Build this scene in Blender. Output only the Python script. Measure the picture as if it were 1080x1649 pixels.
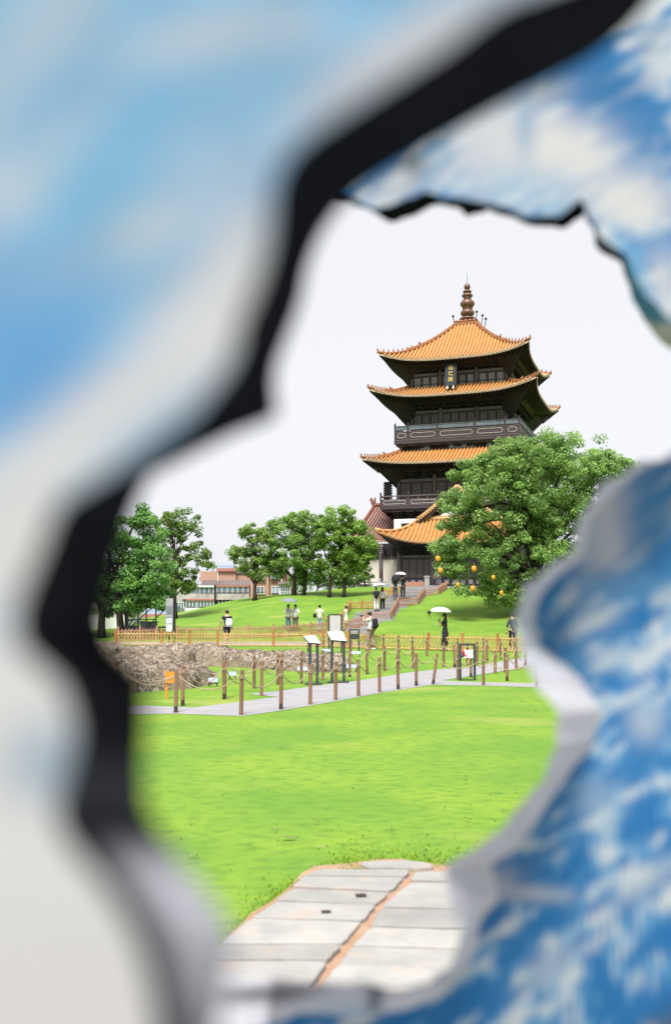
import bpy, bmesh, math, random
import numpy as np
from mathutils import Vector, Matrix, noise
R = math.radians
random.seed(7); rng = np.random.default_rng(7)
for o in list(bpy.data.objects): bpy.data.objects.remove(o)
SC = bpy.context.scene; COL = SC.collection

# ------------------------------------------------------------------ camera, sky, sun, exposure
CAMZ = 2.0; F = 1575.0; PITCH = math.atan(150.5 / F)
cd = bpy.data.cameras.new('camera'); cam = bpy.data.objects.new('camera', cd); COL.objects.link(cam)
cam.location = (0, 0, CAMZ); cam.rotation_euler = (R(90) + PITCH, 0, 0)
cd.sensor_fit = 'HORIZONTAL'; cd.sensor_width = 24.0; cd.lens = 35.0
cd.clip_start = 0.02; cd.clip_end = 3000
cd.dof.use_dof = True; cd.dof.focus_distance = 45.0; cd.dof.aperture_fstop = 1.75
SC.camera = cam
W = bpy.data.worlds.new("World"); SC.world = W; W.use_nodes = True
nt = W.node_tree; nt.nodes.clear()
sky = nt.nodes.new('ShaderNodeTexSky'); sky.sky_type = 'NISHITA'; sky.sun_disc = False
SUN_EL, SUN_AZ = R(57), R(194)          # azimuth clockwise from +Y: behind the camera, to the left
sky.sun_elevation = SUN_EL; sky.sun_rotation = SUN_AZ; sky.dust_density = 3.0
hs = nt.nodes.new('ShaderNodeHueSaturation'); hs.inputs['Saturation'].default_value = 0.12
mx = nt.nodes.new('ShaderNodeMix'); mx.data_type = 'RGBA'; mx.inputs[0].default_value = 0.88
mx.inputs[7].default_value = (5.05, 5.12, 5.4, 1)     # even white overcast
bg = nt.nodes.new('ShaderNodeBackground'); bg.inputs[1].default_value = 0.1
ow = nt.nodes.new('ShaderNodeOutputWorld')
nt.links.new(sky.outputs[0], hs.inputs['Color']); nt.links.new(hs.outputs[0], mx.inputs[6])
nt.links.new(mx.outputs[2], bg.inputs[0]); nt.links.new(bg.outputs[0], ow.inputs[0])
sl = bpy.data.lights.new('sun', 'SUN'); sl.energy = 3.9; sl.angle = R(24); sl.color = (1, .98, .95)
so = bpy.data.objects.new('sun', sl); COL.objects.link(so)
sdir = Vector((math.sin(SUN_AZ) * math.cos(SUN_EL), math.cos(SUN_AZ) * math.cos(SUN_EL), math.sin(SUN_EL)))
so.rotation_euler = sdir.to_track_quat('Z', 'Y').to_euler()
SC.view_settings.view_transform = 'Standard'; SC.view_settings.look = 'None'
SC.view_settings.exposure = 0.90; SC.view_settings.gamma = 1.0
SC.view_settings.use_curve_mapping = False
SC.cycles.use_denoising = True
SC.cycles.max_bounces = 6; SC.cycles.transparent_max_bounces = 6

# ------------------------------------------------------------------ pixel <-> place helpers
cp, sp = math.cos(PITCH), math.sin(PITCH)
def ray(px, py):
    u = (px - 540) / F; v = (824.5 - py) / F
    return Vector((u, cp - v * sp, sp + v * cp))
def at(px, py, Y):
    d = ray(px, py); k = Y / d.y
    return Vector((d.x * k, Y, CAMZ + d.z * k))
def proj(P):
    x, y, z = P; z = z - CAMZ; d = cp * y + sp * z; u = -sp * y + cp * z
    return 540 + F * x / d, 824.5 - F * u / d
PY = [0, 55.5, 58.5, 61.5, 66, 70, 75, 80, 85, 90, 400]; PZ = [0, 0, .22, .60, 1.15, 1.7, 2.42, 2.95, 3.35, 3.7, 3.7]
_yy = np.arange(-50, 420, .5); _zz = np.interp(_yy, PY, PZ); _zz = np.convolve(_zz, np.ones(9) / 9, 'same'); _zz[_yy > 100] = 3.7; _zz[_yy < 45] = 0
GX = [-400, -26, -20, -13, -9.9, -6.7, -4.7, -1, 3, 400]; GZ = [0, 0, .1, .45, .65, .80, .9, .97, 1, 1]
def H(x, y):
    z = np.interp(y, _yy, _zz) * np.interp(x, GX, GZ)
    f = np.clip((y - 84) / 30, 0, 1); f = f * f * (3 - 2 * f) * np.clip((2 - x) / 6, 0, 1)
    g = np.clip((y - 128) / 40, 0, 1)
    z = z * (1 - f) * (1 - g)
    b = np.clip((y - 56) / 8, 0, 1) * np.clip((95 - y) / 15, 0, 1)
    return z + b * (.10 * np.sin(x * .45 + y * .21) + .07 * np.sin(x * .9 - y * .35 + 1))* np.clip(z, 0, 1)
def Hf(x, y): return float(H(x, y))
def tp(px, py, y0=4.0):
    d = ray(px, py); k = y0
    while k < 140:
        p = d * k
        if CAMZ + p.z <= Hf(p.x, p.y):
            a, b = k - .25, k
            for _ in range(12):
                m = (a + b) / 2; q = d * m
                if CAMZ + q.z <= Hf(q.x, q.y): b = m
                else: a = m
            q = d * b; return Vector((q.x, q.y, Hf(q.x, q.y)))
        k += .25
    p = d * 90; return Vector((p.x, p.y, Hf(p.x, p.y)))

# ------------------------------------------------------------------ materials
def mat(name, col, rough=.7, var=None, scale=6.0, vamt=.5, bump=0.0, bscale=40., spec=.3, metal=0., detail=6, stretch=None, col3=None, s3=1.2, obj_rand=0.0):
    m = bpy.data.materials.new(name); m.use_nodes = True; t = m.node_tree; L = t.links
    b = t.nodes['Principled BSDF']; b.inputs['Roughness'].default_value = rough
    b.inputs['Specular IOR Level'].default_value = spec; b.inputs['Metallic'].default_value = metal
    b.inputs['Base Color'].default_value = (*col, 1)
    tc = t.nodes.new('ShaderNodeTexCoord'); src = tc.outputs['Object']
    if stretch:
        mp = t.nodes.new('ShaderNodeMapping'); mp.inputs['Scale'].default_value = stretch
        L.new(src, mp.inputs[0]); src = mp.outputs[0]
    out = None
    if var:
        n = t.nodes.new('ShaderNodeTexNoise'); n.inputs['Scale'].default_value = scale; n.inputs['Detail'].default_value = detail
        L.new(src, n.inputs['Vector'])
        r = t.nodes.new('ShaderNodeMapRange'); r.inputs[1].default_value = .5 - .28 * vamt; r.inputs[2].default_value = .5 + .28 * vamt
        r.clamp = True; L.new(n.outputs[0], r.inputs[0])
        x = t.nodes.new('ShaderNodeMix'); x.data_type = 'RGBA'; x.inputs[6].default_value = (*col, 1); x.inputs[7].default_value = (*var, 1)
        L.new(r.outputs[0], x.inputs[0]); out = x.outputs[2]
        if col3:
            n3 = t.nodes.new('ShaderNodeTexNoise'); n3.inputs['Scale'].default_value = s3; n3.inputs['Detail'].default_value = 5
            L.new(src, n3.inputs['Vector'])
            r3 = t.nodes.new('ShaderNodeMapRange'); r3.inputs[1].default_value = .54; r3.inputs[2].default_value = .68; r3.clamp = True
            L.new(n3.outputs[0], r3.inputs[0])
            x3 = t.nodes.new('ShaderNodeMix'); x3.data_type = 'RGBA'; x3.inputs[7].default_value = (*col3, 1)
            L.new(r3.outputs[0], x3.inputs[0]); L.new(out, x3.inputs[6]); out = x3.outputs[2]
    if obj_rand:
        oi = t.nodes.new('ShaderNodeObjectInfo'); hv = t.nodes.new('ShaderNodeHueSaturation')
        rr = t.nodes.new('ShaderNodeMapRange'); rr.inputs[3].default_value = 1 - obj_rand; rr.inputs[4].default_value = 1 + obj_rand
        L.new(oi.outputs['Random'], rr.inputs[0]); L.new(rr.outputs[0], hv.inputs['Value'])
        if out: L.new(out, hv.inputs['Color'])
        else: hv.inputs['Color'].default_value = (*col, 1)
        out = hv.outputs[0]
    if out: L.new(out, b.inputs['Base Color'])
    if bump:
        n2 = t.nodes.new('ShaderNodeTexNoise'); n2.inputs['Scale'].default_value = bscale; n2.inputs['Detail'].default_value = 4
        L.new(src, n2.inputs['Vector'])
        bp = t.nodes.new('ShaderNodeBump'); bp.inputs['Strength'].default_value = min(1, bump); bp.inputs['Distance'].default_value = .02 * max(1, bump)
        L.new(n2.outputs[0], bp.inputs['Height']); L.new(bp.outputs[0], b.inputs['Normal'])
    return m
def vmat(name, rough=.6, trans=0.0, spec=.3, bump=0):
    """colour from the mesh attribute 'Col' (per leaf / per brush stroke)"""
    m = bpy.data.materials.new(name); m.use_nodes = True; t = m.node_tree; b = t.nodes['Principled BSDF']
    b.inputs['Roughness'].default_value = rough; b.inputs['Specular IOR Level'].default_value = spec
    a = t.nodes.new('ShaderNodeVertexColor'); a.layer_name = 'Col'; t.links.new(a.outputs[0], b.inputs['Base Color'])
    if trans:
        tr = t.nodes.new('ShaderNodeBsdfTranslucent'); ms = t.nodes.new('ShaderNodeMixShader'); ms.inputs[0].default_value = trans
        t.links.new(a.outputs[0], tr.inputs[0]); t.links.new(b.outputs[0], ms.inputs[1]); t.links.new(tr.outputs[0], ms.inputs[2])
        t.links.new(ms.outputs[0], t.nodes['Material Output'].inputs[0])
    if bump:
        tc = t.nodes.new('ShaderNodeTexCoord'); n2 = t.nodes.new('ShaderNodeTexNoise'); n2.inputs['Scale'].default_value = 120
        bp = t.nodes.new('ShaderNodeBump'); bp.inputs['Strength'].default_value = bump; bp.inputs['Distance'].default_value = .002
        t.links.new(tc.outputs['Object'], n2.inputs['Vector']); t.links.new(n2.outputs[0], bp.inputs['Height']); t.links.new(bp.outputs[0], b.inputs['Normal'])
    return m
M = {}
M['tile'] = mat('glazed_orange_tile', (.50, .285, .115), .45, (.38, .195, .07), 3.5, 1.2, spec=.4, col3=(.58, .33, .125), s3=5)
M['pan'] = mat('tile_trough', (.40, .16, .035), .5, (.26, .095, .022), 1.4, 1.2)
M['ridge'] = mat('ridge_tile', (.34, .13, .04), .45, (.16, .07, .035), 2.5, 1)
M['redtile'] = mat('red_brown_tile', (.24, .085, .055), .5, (.15, .05, .04), 1.5, 1)
M['redpan'] = mat('pale_tile_trough', (.40, .30, .27), .7, (.26, .16, .14), 2, 1)
M['drip'] = mat('eave_tile_end', (.56, .46, .34), .5, (.30, .17, .08), 5, 1.2)
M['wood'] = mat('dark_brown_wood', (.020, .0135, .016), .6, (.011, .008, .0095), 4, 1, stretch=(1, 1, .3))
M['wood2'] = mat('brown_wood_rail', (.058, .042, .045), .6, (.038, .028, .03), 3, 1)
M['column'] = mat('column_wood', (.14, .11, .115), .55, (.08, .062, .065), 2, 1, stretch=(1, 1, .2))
M['lattice'] = mat('lattice_bar', (.26, .22, .235), .6)
M['pane'] = mat('window_pane', (.22, .25, .29), .25, (.04, .05, .06), .7, 2, spec=.6)
M['lead'] = mat('grey_rail_cover', (.16, .18, .21), .5, (.08, .09, .11), 1.5, 1)
M['whiteline'] = mat('white_line_paint', (.62, .60, .56), .6)
M['white'] = mat('white_paint', (.72, .71, .69), .6, (.62, .61, .58), 1.2, 1)
M['plaster'] = mat('cream_plaster', (.56, .51, .44), .8, (.47, .42, .36), .8, 1)
M['gold'] = mat('gold_lettering', (.42, .28, .06), .4, spec=.4)
M['board'] = mat('black_lacquer', (.012, .02, .02), .3)
M['finial'] = mat('copper_brown_glaze', (.17, .075, .05), .35, (.09, .05, .035), 2, 1, spec=.5)
M['stone'] = mat('grey_stone', (.33, .33, .32), .8, (.22, .22, .21), 3, 1, bump=.4)
M['redstone'] = mat('red_brick_stone', (.42, .20, .13), .8, (.28, .14, .10), 3, 1, bump=.3)

M['slab'] = mat('worn_pale_flagstone', (.36, .35, .325), .75, (.20, .198, .192), 3.0, 1.5, bump=.5, bscale=18, col3=(.33, .285, .25), s3=3.5, obj_rand=.14)
M['bouncepave'] = mat('unseen_pale_paving', (.50, .485, .48), .8, (.42, .41, .40), 1.5, 1)
M['soil'] = mat('brown_wet_soil', (.30, .15, .08), .7, (.40, .28, .20), 5, 1, bump=.8, bscale=30)
M['path'] = mat('pale_concrete_paving', (.33, .32, .33), .8, (.225, .22, .228), 1.3, 1.3, bump=.3, detail=9, stretch=(1, 2.5, 1))
M['post'] = mat('weathered_post_wood', (.26, .145, .09), .75, (.13, .07, .045), 9, 1.2, bump=.5, stretch=(1, 1, .15), bscale=60, obj_rand=.15)
M['postdark'] = mat('dark_foot_and_slot', (.05, .032, .025), .8)  # lowest part of some posts is darker; the slots use it too
M['rope'] = mat('hemp_rope', (.48, .37, .25), .9, (.26, .19, .13), 30, 1.2, bump=.6, bscale=200)
M['bamboo'] = mat('yellow_bamboo', (.56, .39, .16), .5, (.40, .22, .07), 2.5, 1, obj_rand=.1)
M['bamboopost'] = mat('orange_bamboo_post', (.42, .18, .06), .5, (.28, .11, .04), 3, 1, obj_rand=.15)
M['redbamboo'] = mat('red_brown_bamboo', (.42, .23, .16), .6, (.27, .12, .08), 2.5, 1, obj_rand=.1)
M['straw'] = mat('old_straw', (.40, .32, .245), .95, (.21, .16, .12), 5, 1.3, bump=1.5, bscale=25, stretch=(1, 1, 1.6), col3=(.06, .045, .04), s3=2.2)
M['strand'] = mat('straw_strand', (.40, .29, .18), .9, (.20, .14, .09), 3, 1)
M['metal'] = mat('dark_green_metal', (.03, .04, .04), .4, spec=.5)
M['panel'] = mat('white_sign_panel', (.78, .78, .78), .4)
M['greyprint'] = mat('grey_print', (.30, .29, .31), .5, (.55, .50, .52), 9, 2, detail=8)
M['blueplaque'] = mat('blue_grey_plaque', (.16, .21, .29), .6, (.36, .39, .44), 8, 1.5)
M['ink'] = mat('grey_ink', (.22, .22, .25), .6)
M['red'] = mat('red_print', (.42, .04, .05), .5)
M['orange'] = mat('orange_board', (.62, .24, .03), .5, (.5, .17, .02), 3, 1)
M['bark'] = mat('dark_bark', (.055, .042, .032), .9, (.025, .02, .017), 6, 1, bump=.8, bscale=20, stretch=(1, 1, .3))
M['leaf'] = vmat('leaf', .42, .5, .5)
M['blade'] = vmat('grass_blade', .6, .5, .1)
M['brick'] = mat('faded_brick', (.46, .28, .20), .85, (.32, .18, .13), 6, 1.4, detail=9)
M['grime'] = mat('grimy_render', (.50, .47, .45), .85, (.20, .18, .17), 1.2, 1.3, detail=9)
M['greytile'] = mat('grey_roof_tile', (.12, .10, .10), .7, (.26, .22, .21), 2.5, 1.5, stretch=(6, 1, 1))
M['glass'] = mat('window_glass', (.20, .25, .28), .1, (.07, .09, .10), .5, 1.5, spec=.7)
M['frame'] = mat('white_window_frame', (.62, .63, .64), .5)
M['blueroof'] = mat('blue_sheet_roof', (.30, .38, .50), .5)
M['pinkband'] = mat('pink_red_tile_band', (.42, .17, .14), .7, (.30, .12, .10), 3, 1)
M['black'] = mat('black_cloth', (.012, .012, .015), .8)
M['deck'] = mat('weathered_grey_planks', (.30, .29, .285), .8, (.16, .155, .15), 3, 1.2, stretch=(1, 5, 5), obj_rand=.18)
M['lantern'] = mat('yellow_lantern_silk', (.60, .31, .03), .6, (.48, .20, .015), 3, 1)
M['skin'] = mat('skin', (.45, .27, .19), .6)
M['hair'] = mat('black_hair', (.012, .010, .010), .5)
def cloth(n, c): 
    if n not in M: M[n] = mat(n, c, .85, tuple(x * .8 for x in c), 9, 1)
    return M[n]

# ------------------------------------------------------------------ object helpers
def link(o, parent=None):
    COL.objects.link(o)
    if parent is not None: o.parent = parent
    return o
def tag(o, label=None, cat=None, group=None, kind=None):
    if label: o['label'] = label
    if cat: o['category'] = cat
    if group: o['group'] = group
    if kind: o['kind'] = kind
    return o
def empty(name, loc=(0, 0, 0), rz=0, label=None, cat=None, group=None, kind=None):
    o = bpy.data.objects.new(name, None); o.location = loc; o.rotation_euler = (0, 0, rz); o.empty_display_size = .2
    link(o); return tag(o, label, cat, group, kind)
def inst(src, name, parent=None, loc=(0, 0, 0), rot=(0, 0, 0), sc=(1, 1, 1)):
    o = bpy.data.objects.new(name, src if isinstance(src, bpy.types.Mesh) else src.data)
    o.location = loc; o.rotation_euler = rot; o.scale = sc; return link(o, parent)
def copy_tree(o, parent=None):
    c = o.copy(); link(c, parent)
    for ch in list(o.children): copy_tree(ch, c)
    return c
class MB:
    def __init__(s): s.v = []; s.f = []; s.mi = []; s.cur = 0
    def add(s, vs, fs):
        k = len(s.v); s.v += [tuple(v) for v in vs]; s.f += [tuple(i + k for i in f) for f in fs]; s.mi += [s.cur] * len(fs)
    def box(s, c, d, rz=0, mtx=None):
        x, y, z = d[0] / 2, d[1] / 2, d[2] / 2
        vs = [Vector((i * x, j * y, k * z)) for i in (-1, 1) for j in (-1, 1) for k in (-1, 1)]
        m = mtx if mtx is not None else Matrix.Rotation(rz, 3, 'Z')
        vs = [m @ v + Vector(c) for v in vs]
        s.add(vs, [(0, 1, 3, 2), (4, 6, 7, 5), (0, 4, 5, 1), (2, 3, 7, 6), (0, 2, 6, 4), (1, 5, 7, 3)])
    def beam(s, a, b, w, h=None, up=(0, 0, 1)):
        a, b = Vector(a), Vector(b); d = b - a; L = d.length
        if L < 1e-6: return
        h = h or w; z = d.normalized(); u = Vector(up)
        x = z.cross(u)
        if x.length < 1e-3: x = z.cross(Vector((1, 0, 0)))
        x.normalize(); y = x.cross(z).normalized()
        s.box((a + b) / 2, (w, h, L), mtx=Matrix((x, -y, z)).transposed() if False else Matrix((x, y, z)).transposed())
    def tube(s, pts, rad, n=8, cap=True):
        pts = [Vector(p) for p in pts]; k = len(pts)
        if not hasattr(rad, '__len__'): rad = [rad] * k
        vs = []; px = None
        for i, p in enumerate(pts):
            t = (pts[min(i + 1, k - 1)] - pts[max(i - 1, 0)])
            t = t.normalized() if t.length > 1e-9 else Vector((0, 0, 1))
            if px is None:
                px = t.cross(Vector((0, 0, 1)) if abs(t.z) < .9 else Vector((1, 0, 0))).normalized()
            px = (px - t * px.dot(t)); px = px.normalized() if px.length > 1e-6 else Vector((1, 0, 0))
            qy = t.cross(px)
            for j in range(n):
                a = 2 * math.pi * j / n; vs.append(p + (px * math.cos(a) + qy * math.sin(a)) * rad[i])
        fs = [(i * n + j, i * n + (j + 1) % n, (i + 1) * n + (j + 1) % n, (i + 1) * n + j) for i in range(k - 1) for j in range(n)]
        if cap: fs += [tuple(range(n - 1, -1, -1)), tuple((k - 1) * n + j for j in range(n))]
        s.add(vs, fs)
    def lathe(s, prof, n=16, c=(0, 0, 0), sx=1, sy=1):
        vs = []; c = Vector(c)
        for r, z in prof:
            for j in range(n):
                a = 2 * math.pi * j / n; vs.append(c + Vector((r * math.cos(a) * sx, r * math.sin(a) * sy, z)))
        k = len(prof)
        fs = [(i * n + j, i * n + (j + 1) % n, (i + 1) * n + (j + 1) % n, (i + 1) * n + j) for i in range(k - 1) for j in range(n)]
        fs += [tuple(range(n - 1, -1, -1)), tuple((k - 1) * n + j for j in range(n))]
        s.add(vs, fs)
    def ell(s, c, r, n=12, m=8):
        prof = [(max(1e-4, math.sin(math.pi * i / m)), -math.cos(math.pi * i / m)) for i in range(m + 1)]
        vs = []
        for rr, z in prof:
            for j in range(n):
                a = 2 * math.pi * j / n; vs.append((c[0] + rr * math.cos(a) * r[0], c[1] + rr * math.sin(a) * r[1], c[2] + z * r[2]))
        fs = [(i * n + j, i * n + (j + 1) % n, (i + 1) * n + (j + 1) % n, (i + 1) * n + j) for i in range(m) for j in range(n)]
        s.add(vs, fs)
    def mesh(s, name, mats, smooth=False):
        me = bpy.data.meshes.new(name); me.from_pydata(s.v, [], s.f)
        if not isinstance(mats, (list, tuple)): mats = [mats]
        for m in mats: me.materials.append(m)
        if len(mats) > 1: me.polygons.foreach_set('material_index', s.mi)
        if smooth: me.polygons.foreach_set('use_smooth', [True] * len(me.polygons))
        me.update(); return me
    def build(s, name, mats, parent=None, loc=(0, 0, 0), rot=(0, 0, 0), smooth=False, kind=None):
        o = bpy.data.objects.new(name, s.mesh(name, mats, smooth)); o.location = loc; o.rotation_euler = rot
        link(o, parent)
        if kind: o['kind'] = kind
        return o
def set_col(me, cols):
    """cols: (nverts,3) linear"""
    a = me.color_attributes.new('Col', 'FLOAT_COLOR', 'POINT')
    c = np.ones((len(cols), 4), np.float32); c[:, :3] = cols; a.data.foreach_set('color', c.ravel())
def np_mesh(name, V, nper, cols, mt):
    """V (n*nper,3): n separate polygons of nper corners"""
    n = len(V) // nper; me = bpy.data.meshes.new(name)
    me.vertices.add(len(V)); me.vertices.foreach_set('co', V.astype(np.float32).ravel())
    me.loops.add(len(V)); me.loops.foreach_set('vertex_index', np.arange(len(V), dtype=np.int32))
    me.polygons.add(n); me.polygons.foreach_set('loop_start', np.arange(0, len(V), nper, dtype=np.int32))
    me.polygons.foreach_set('loop_total', np.full(n, nper, np.int32))
    me.update(calc_edges=True); me.materials.append(mt)
    if cols is not None: set_col(me, np.repeat(cols, nper, axis=0))
    return me
def lin(c): return np.array([((v / 255) / 12.92 if v / 255 <= .04045 else ((v / 255 + .055) / 1.055) ** 2.4) for v in c])

# ------------------------------------------------------------------ SETTING: ground
def grass_mat():
    m = bpy.data.materials.new('mown_grass'); m.use_nodes = True; t = m.node_tree; L = t.links; b = t.nodes['Principled BSDF']
    b.inputs['Roughness'].default_value = .85; b.inputs['Specular IOR Level'].default_value = .15
    tc = t.nodes.new('ShaderNodeTexCoord')
    def N(s, d=5, st=None):
        src = tc.outputs['Object']
        if st:
            mp = t.nodes.new('ShaderNodeMapping'); mp.inputs['Scale'].default_value = st; L.new(src, mp.inputs[0]); src = mp.outputs[0]
        n = t.nodes.new('ShaderNodeTexNoise'); n.inputs['Scale'].default_value = s; n.inputs['Detail'].default_value = d; L.new(src, n.inputs['Vector']); return n.outputs[0]
    def MR(x, a, c):
        r = t.nodes.new('ShaderNodeMapRange'); r.inputs[1].default_value = a; r.inputs[2].default_value = c; r.clamp = True; L.new(x, r.inputs[0]); return r.outputs[0]
    def MX(f, a, c):
        x = t.nodes.new('ShaderNodeMix'); x.data_type = 'RGBA'; L.new(f, x.inputs[0])
        if isinstance(a, tuple): x.inputs[6].default_value = (*a, 1)
        else: L.new(a, x.inputs[6])
        if isinstance(c, tuple): x.inputs[7].default_value = (*c, 1)
        else: L.new(c, x.inputs[7])
        return x.outputs[2]
    c = MX(MR(N(.55, 6), .38, .62), (.118, .235, .028), (.182, .285, .030))
    c = MX(MR(N(5, 9, (1, 1.6, 1)), .46, .72), c, (.092, .185, .024))
    c = MX(MR(N(.22, 7, (1, 1.5, 1)), .58, .78), c, (.34, .34, .09))       # dry patches
    c = MX(MR(N(3.0, 6, (1, 3, 1)), .66, .80), c, (.34, .30, .13))
    c = MX(MR(N(70, 4), .50, .85), c, (.075, .15, .02))
    L.new(c, b.inputs['Base Color'])
    n2 = N(30, 8); bp = t.nodes.new('ShaderNodeBump'); bp.inputs['Strength'].default_value = .5; bp.inputs['Distance'].default_value = .02
    L.new(n2, bp.inputs['Height']); L.new(bp.outputs[0], b.inputs['Normal'])
    return m
M['grass'] = grass_mat()
def grow(a, b, n):
    t = np.linspace(-1, 1, n); return (a + b) / 2 + np.sign(t) * np.abs(t) ** 3 * (b - a) / 2
xs = np.unique(np.concatenate([np.linspace(-30, 34, 129), -30 - np.geomspace(1, 1200, 22), 34 + np.geomspace(1, 1200, 22)]))
ys = np.unique(np.concatenate([np.linspace(-8, 130, 231), 130 + np.geomspace(1, 2200, 26), -8 - np.geomspace(1, 300, 8)]))
XX, YY = np.meshgrid(xs, ys); ZZ = H(XX, YY)
me = bpy.data.meshes.new('lawn')
nx, ny = len(xs), len(ys)
V = np.stack([XX, YY, ZZ], -1).reshape(-1, 3)
fc = [(j * nx + i, j * nx + i + 1, (j + 1) * nx + i + 1, (j + 1) * nx + i) for j in range(ny - 1) for i in range(nx - 1)]
me.from_pydata(V.tolist(), [], fc); me.materials.append(M['grass']); me.polygons.foreach_set('use_smooth', [True] * len(fc))
lawn = tag(link(bpy.data.objects.new('lawn', me)), kind='structure')

from mathutils.geometry import tessellate_polygon
def sheet(name, pix, z, mt, wob=.03):
    """flat sheet from picture outline points on the flat ground"""
    P = []
    for a, b in zip(pix, pix[1:] + pix[:1]):
        if len(a) == 3: continue
        for k in range(4):
            q = (a[0] + (b[0] - a[0]) * k / 4, a[1] + (b[1] - a[1]) * k / 4)
            d = ray(*q); k2 = -CAMZ / d.z; j = noise.noise((d.x * k2 * 2.1, d.y * k2 * 1.3, 4)) * wob; P.append(Vector((d.x * k2 + j, d.y * k2 + j * 2, z)))
    tri = tessellate_polygon([P]); me = bpy.data.meshes.new(name); fs = []
    for t in tri:
        n = (P[t[1]] - P[t[0]]).cross(P[t[2]] - P[t[0]]).z
        if abs(n) > 1e-7: fs.append(tuple(t) if n > 0 else tuple(reversed(t)))
    me.from_pydata(P, [], fs); me.materials.append(mt)
    o = link(bpy.data.objects.new(name, me)); tag(o, kind='structure')
    return o
# main path with its two branches to the right and the sliver to the left
sheet('footpath', [(-300, 1156), (100, 1152), (283, 1150), (388, 1154), (452, 1145), (540, 1130), (611, 1116.5), (697, 1103), (740, 1104), (860, 1107), (1200, 1112),
                   (1200, 1104), (860, 1101), (735, 1098), (712, 1096), (745, 1091), (790, 1084), (850, 1074), (1000, 1056), (1150, 1042), (1000, 1040),
                   (860, 1056), (800, 1067), (755, 1075), (700, 1079), (660, 1083), (620, 1090), (560, 1099), (500, 1106), (452, 1113), (400, 1118), (425, 1121), (448, 1122.5),
                   (400, 1129), (345, 1136), (310, 1140), (235, 1137), (100, 1136), (-300, 1134)], .006, M['path'])
sheet('visitor_walkway', [(-200, 1040), (190, 1039), (350, 1040), (520, 1041), (600, 1044), (600, 1040), (590, 1034), (520, 1032.6), (440, 1032.6), (350, 1032.6), (190, 1033), (-200, 1033)], .006, M['path'])
soil = sheet('soil_patch', [(300, 1560), (352, 1528), (374, 1503), (392, 1488), (403, 1474), (440, 1452), (470, 1425), (486, 1408), (508, 1396), (560, 1393), (600, 1388), (640, 1386), (680, 1391), (715, 1396),
                            (800, 1398), (900, 1402), (1000, 1500), (1200, 2000), (1200, 2600), (-200, 2600), (100, 1800)], .008, M['soil'])
mb = MB(); mb.add([(-14, -30, .003), (14, -30, .003), (14, 1.6, .003), (-14, 1.6, .003)], [(0, 1, 2, 3)]); mb.build('unseen_bounce_paving', M['bouncepave'])['kind'] = 'structure'  # unseen paving added behind the camera to cut green bounce on the boards
# flagstones, each a stone of its own
paving = empty('stone_paving', (0, 0, 0), kind='structure')
def g0(px, py, z=0.0):
    d = ray(px, py); k = (z - CAMZ) / d.z; return Vector((d.x * k, d.y * k, z))
def stone(pix, name='flagstone', h=.045, seed=0):
    r = random.Random(seed); top = []
    P = [g0(*p, .03) for p in pix]
    c = sum(P, Vector()) / len(P)
    out = []
    for i in range(len(P)):
        a, b = P[i], P[(i + 1) % len(P)]
        for k in range(5):
            q = a.lerp(b, k / 5); q = q + (c - q).normalized() * (r.uniform(.002, .016) + (.010 if k == 0 else 0)); out.append(q)
    tilt = (r.uniform(-.01, .01), r.uniform(-.01, .01)); dz = r.uniform(-.006, .006)
    mb = MB(); n = len(out)
    tops = [Vector((q.x, q.y, .03 + dz + (q.x - c.x) * tilt[0] + (q.y - c.y) * tilt[1])) for q in out]
    ins = [t.lerp(Vector((c.x, c.y, t.z)), .03) + Vector((0, 0, .006)) for t in tops]
    bot = [Vector((q.x, q.y, -.03)) for q in out]
    cv = Vector((c.x, c.y, .036 + dz))
    mb.add(tops + ins + bot + [cv], [(i, (i + 1) % n, n + (i + 1) % n, n + i) for i in range(n)] + [(n + i, n + (i + 1) % n, 3 * n) for i in range(n)] +
           [(2 * n + i, 2 * n + (i + 1) % n, (i + 1) % n, i) for i in range(n)])
    o = mb.build(name, M['slab'], paving)
    if o.data.polygons[n].normal.z < 0: o.data.flip_normals()
Lx = [(512, 1401), (487, 1413), (468, 1431), (441, 1452), (403, 1480), (352, 1522), (318, 1548), (262, 1592), (190, 1660), (90, 1760)]
Cx = [(662, 1402), (652, 1414), (628, 1437), (606, 1458), (584, 1486), (552, 1521), (530, 1550), (498, 1594), (455, 1662), (400, 1765)]
Rx = [(668, 1405), (660, 1420), (634, 1442), (613, 1463), (594, 1493), (566, 1523), (541, 1556), (510, 1600), (470, 1668), (415, 1770)]
Ex = [(760, 1403), (770, 1421), (775, 1444), (790, 1468), (800, 1498), (815, 1530), (825, 1563), (840, 1606), (870, 1674), (920, 1775)]
Ex2 = [(900, 1405), (915, 1423), (930, 1446), (950, 1470), (970, 1502), (1000, 1535), (1030, 1570), (1070, 1612), (1120, 1680), (1200, 1780)]
for i in range(9):
    o = 0.9 if i < 5 else 1.5
    stone([(Lx[i][0], Lx[i][1] + o), (Cx[i][0], Cx[i][1] + o), (Cx[i + 1][0] + 2, Cx[i + 1][1] - o), (Lx[i + 1][0], Lx[i + 1][1] - o)], seed=i)
    stone([(Rx[i][0] - 2, Rx[i][1] + o), (Ex[i][0], Ex[i][1] + o), (Ex[i + 1][0], Ex[i + 1][1] - o), (Rx[i + 1][0] - 1, Rx[i + 1][1] - o)], seed=20 + i)
    stone([(Ex[i][0] + 3, Ex[i][1] + o), (Ex2[i][0], Ex2[i][1] + o), (Ex2[i + 1][0], Ex2[i + 1][1] - o), (Ex[i + 1][0] + 3, Ex[i + 1][1] - o)], seed=40 + i)
stone([(575, 1391), (650, 1387), (690, 1391), (700, 1398), (668, 1400), (590, 1399)], seed=70)

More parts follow.
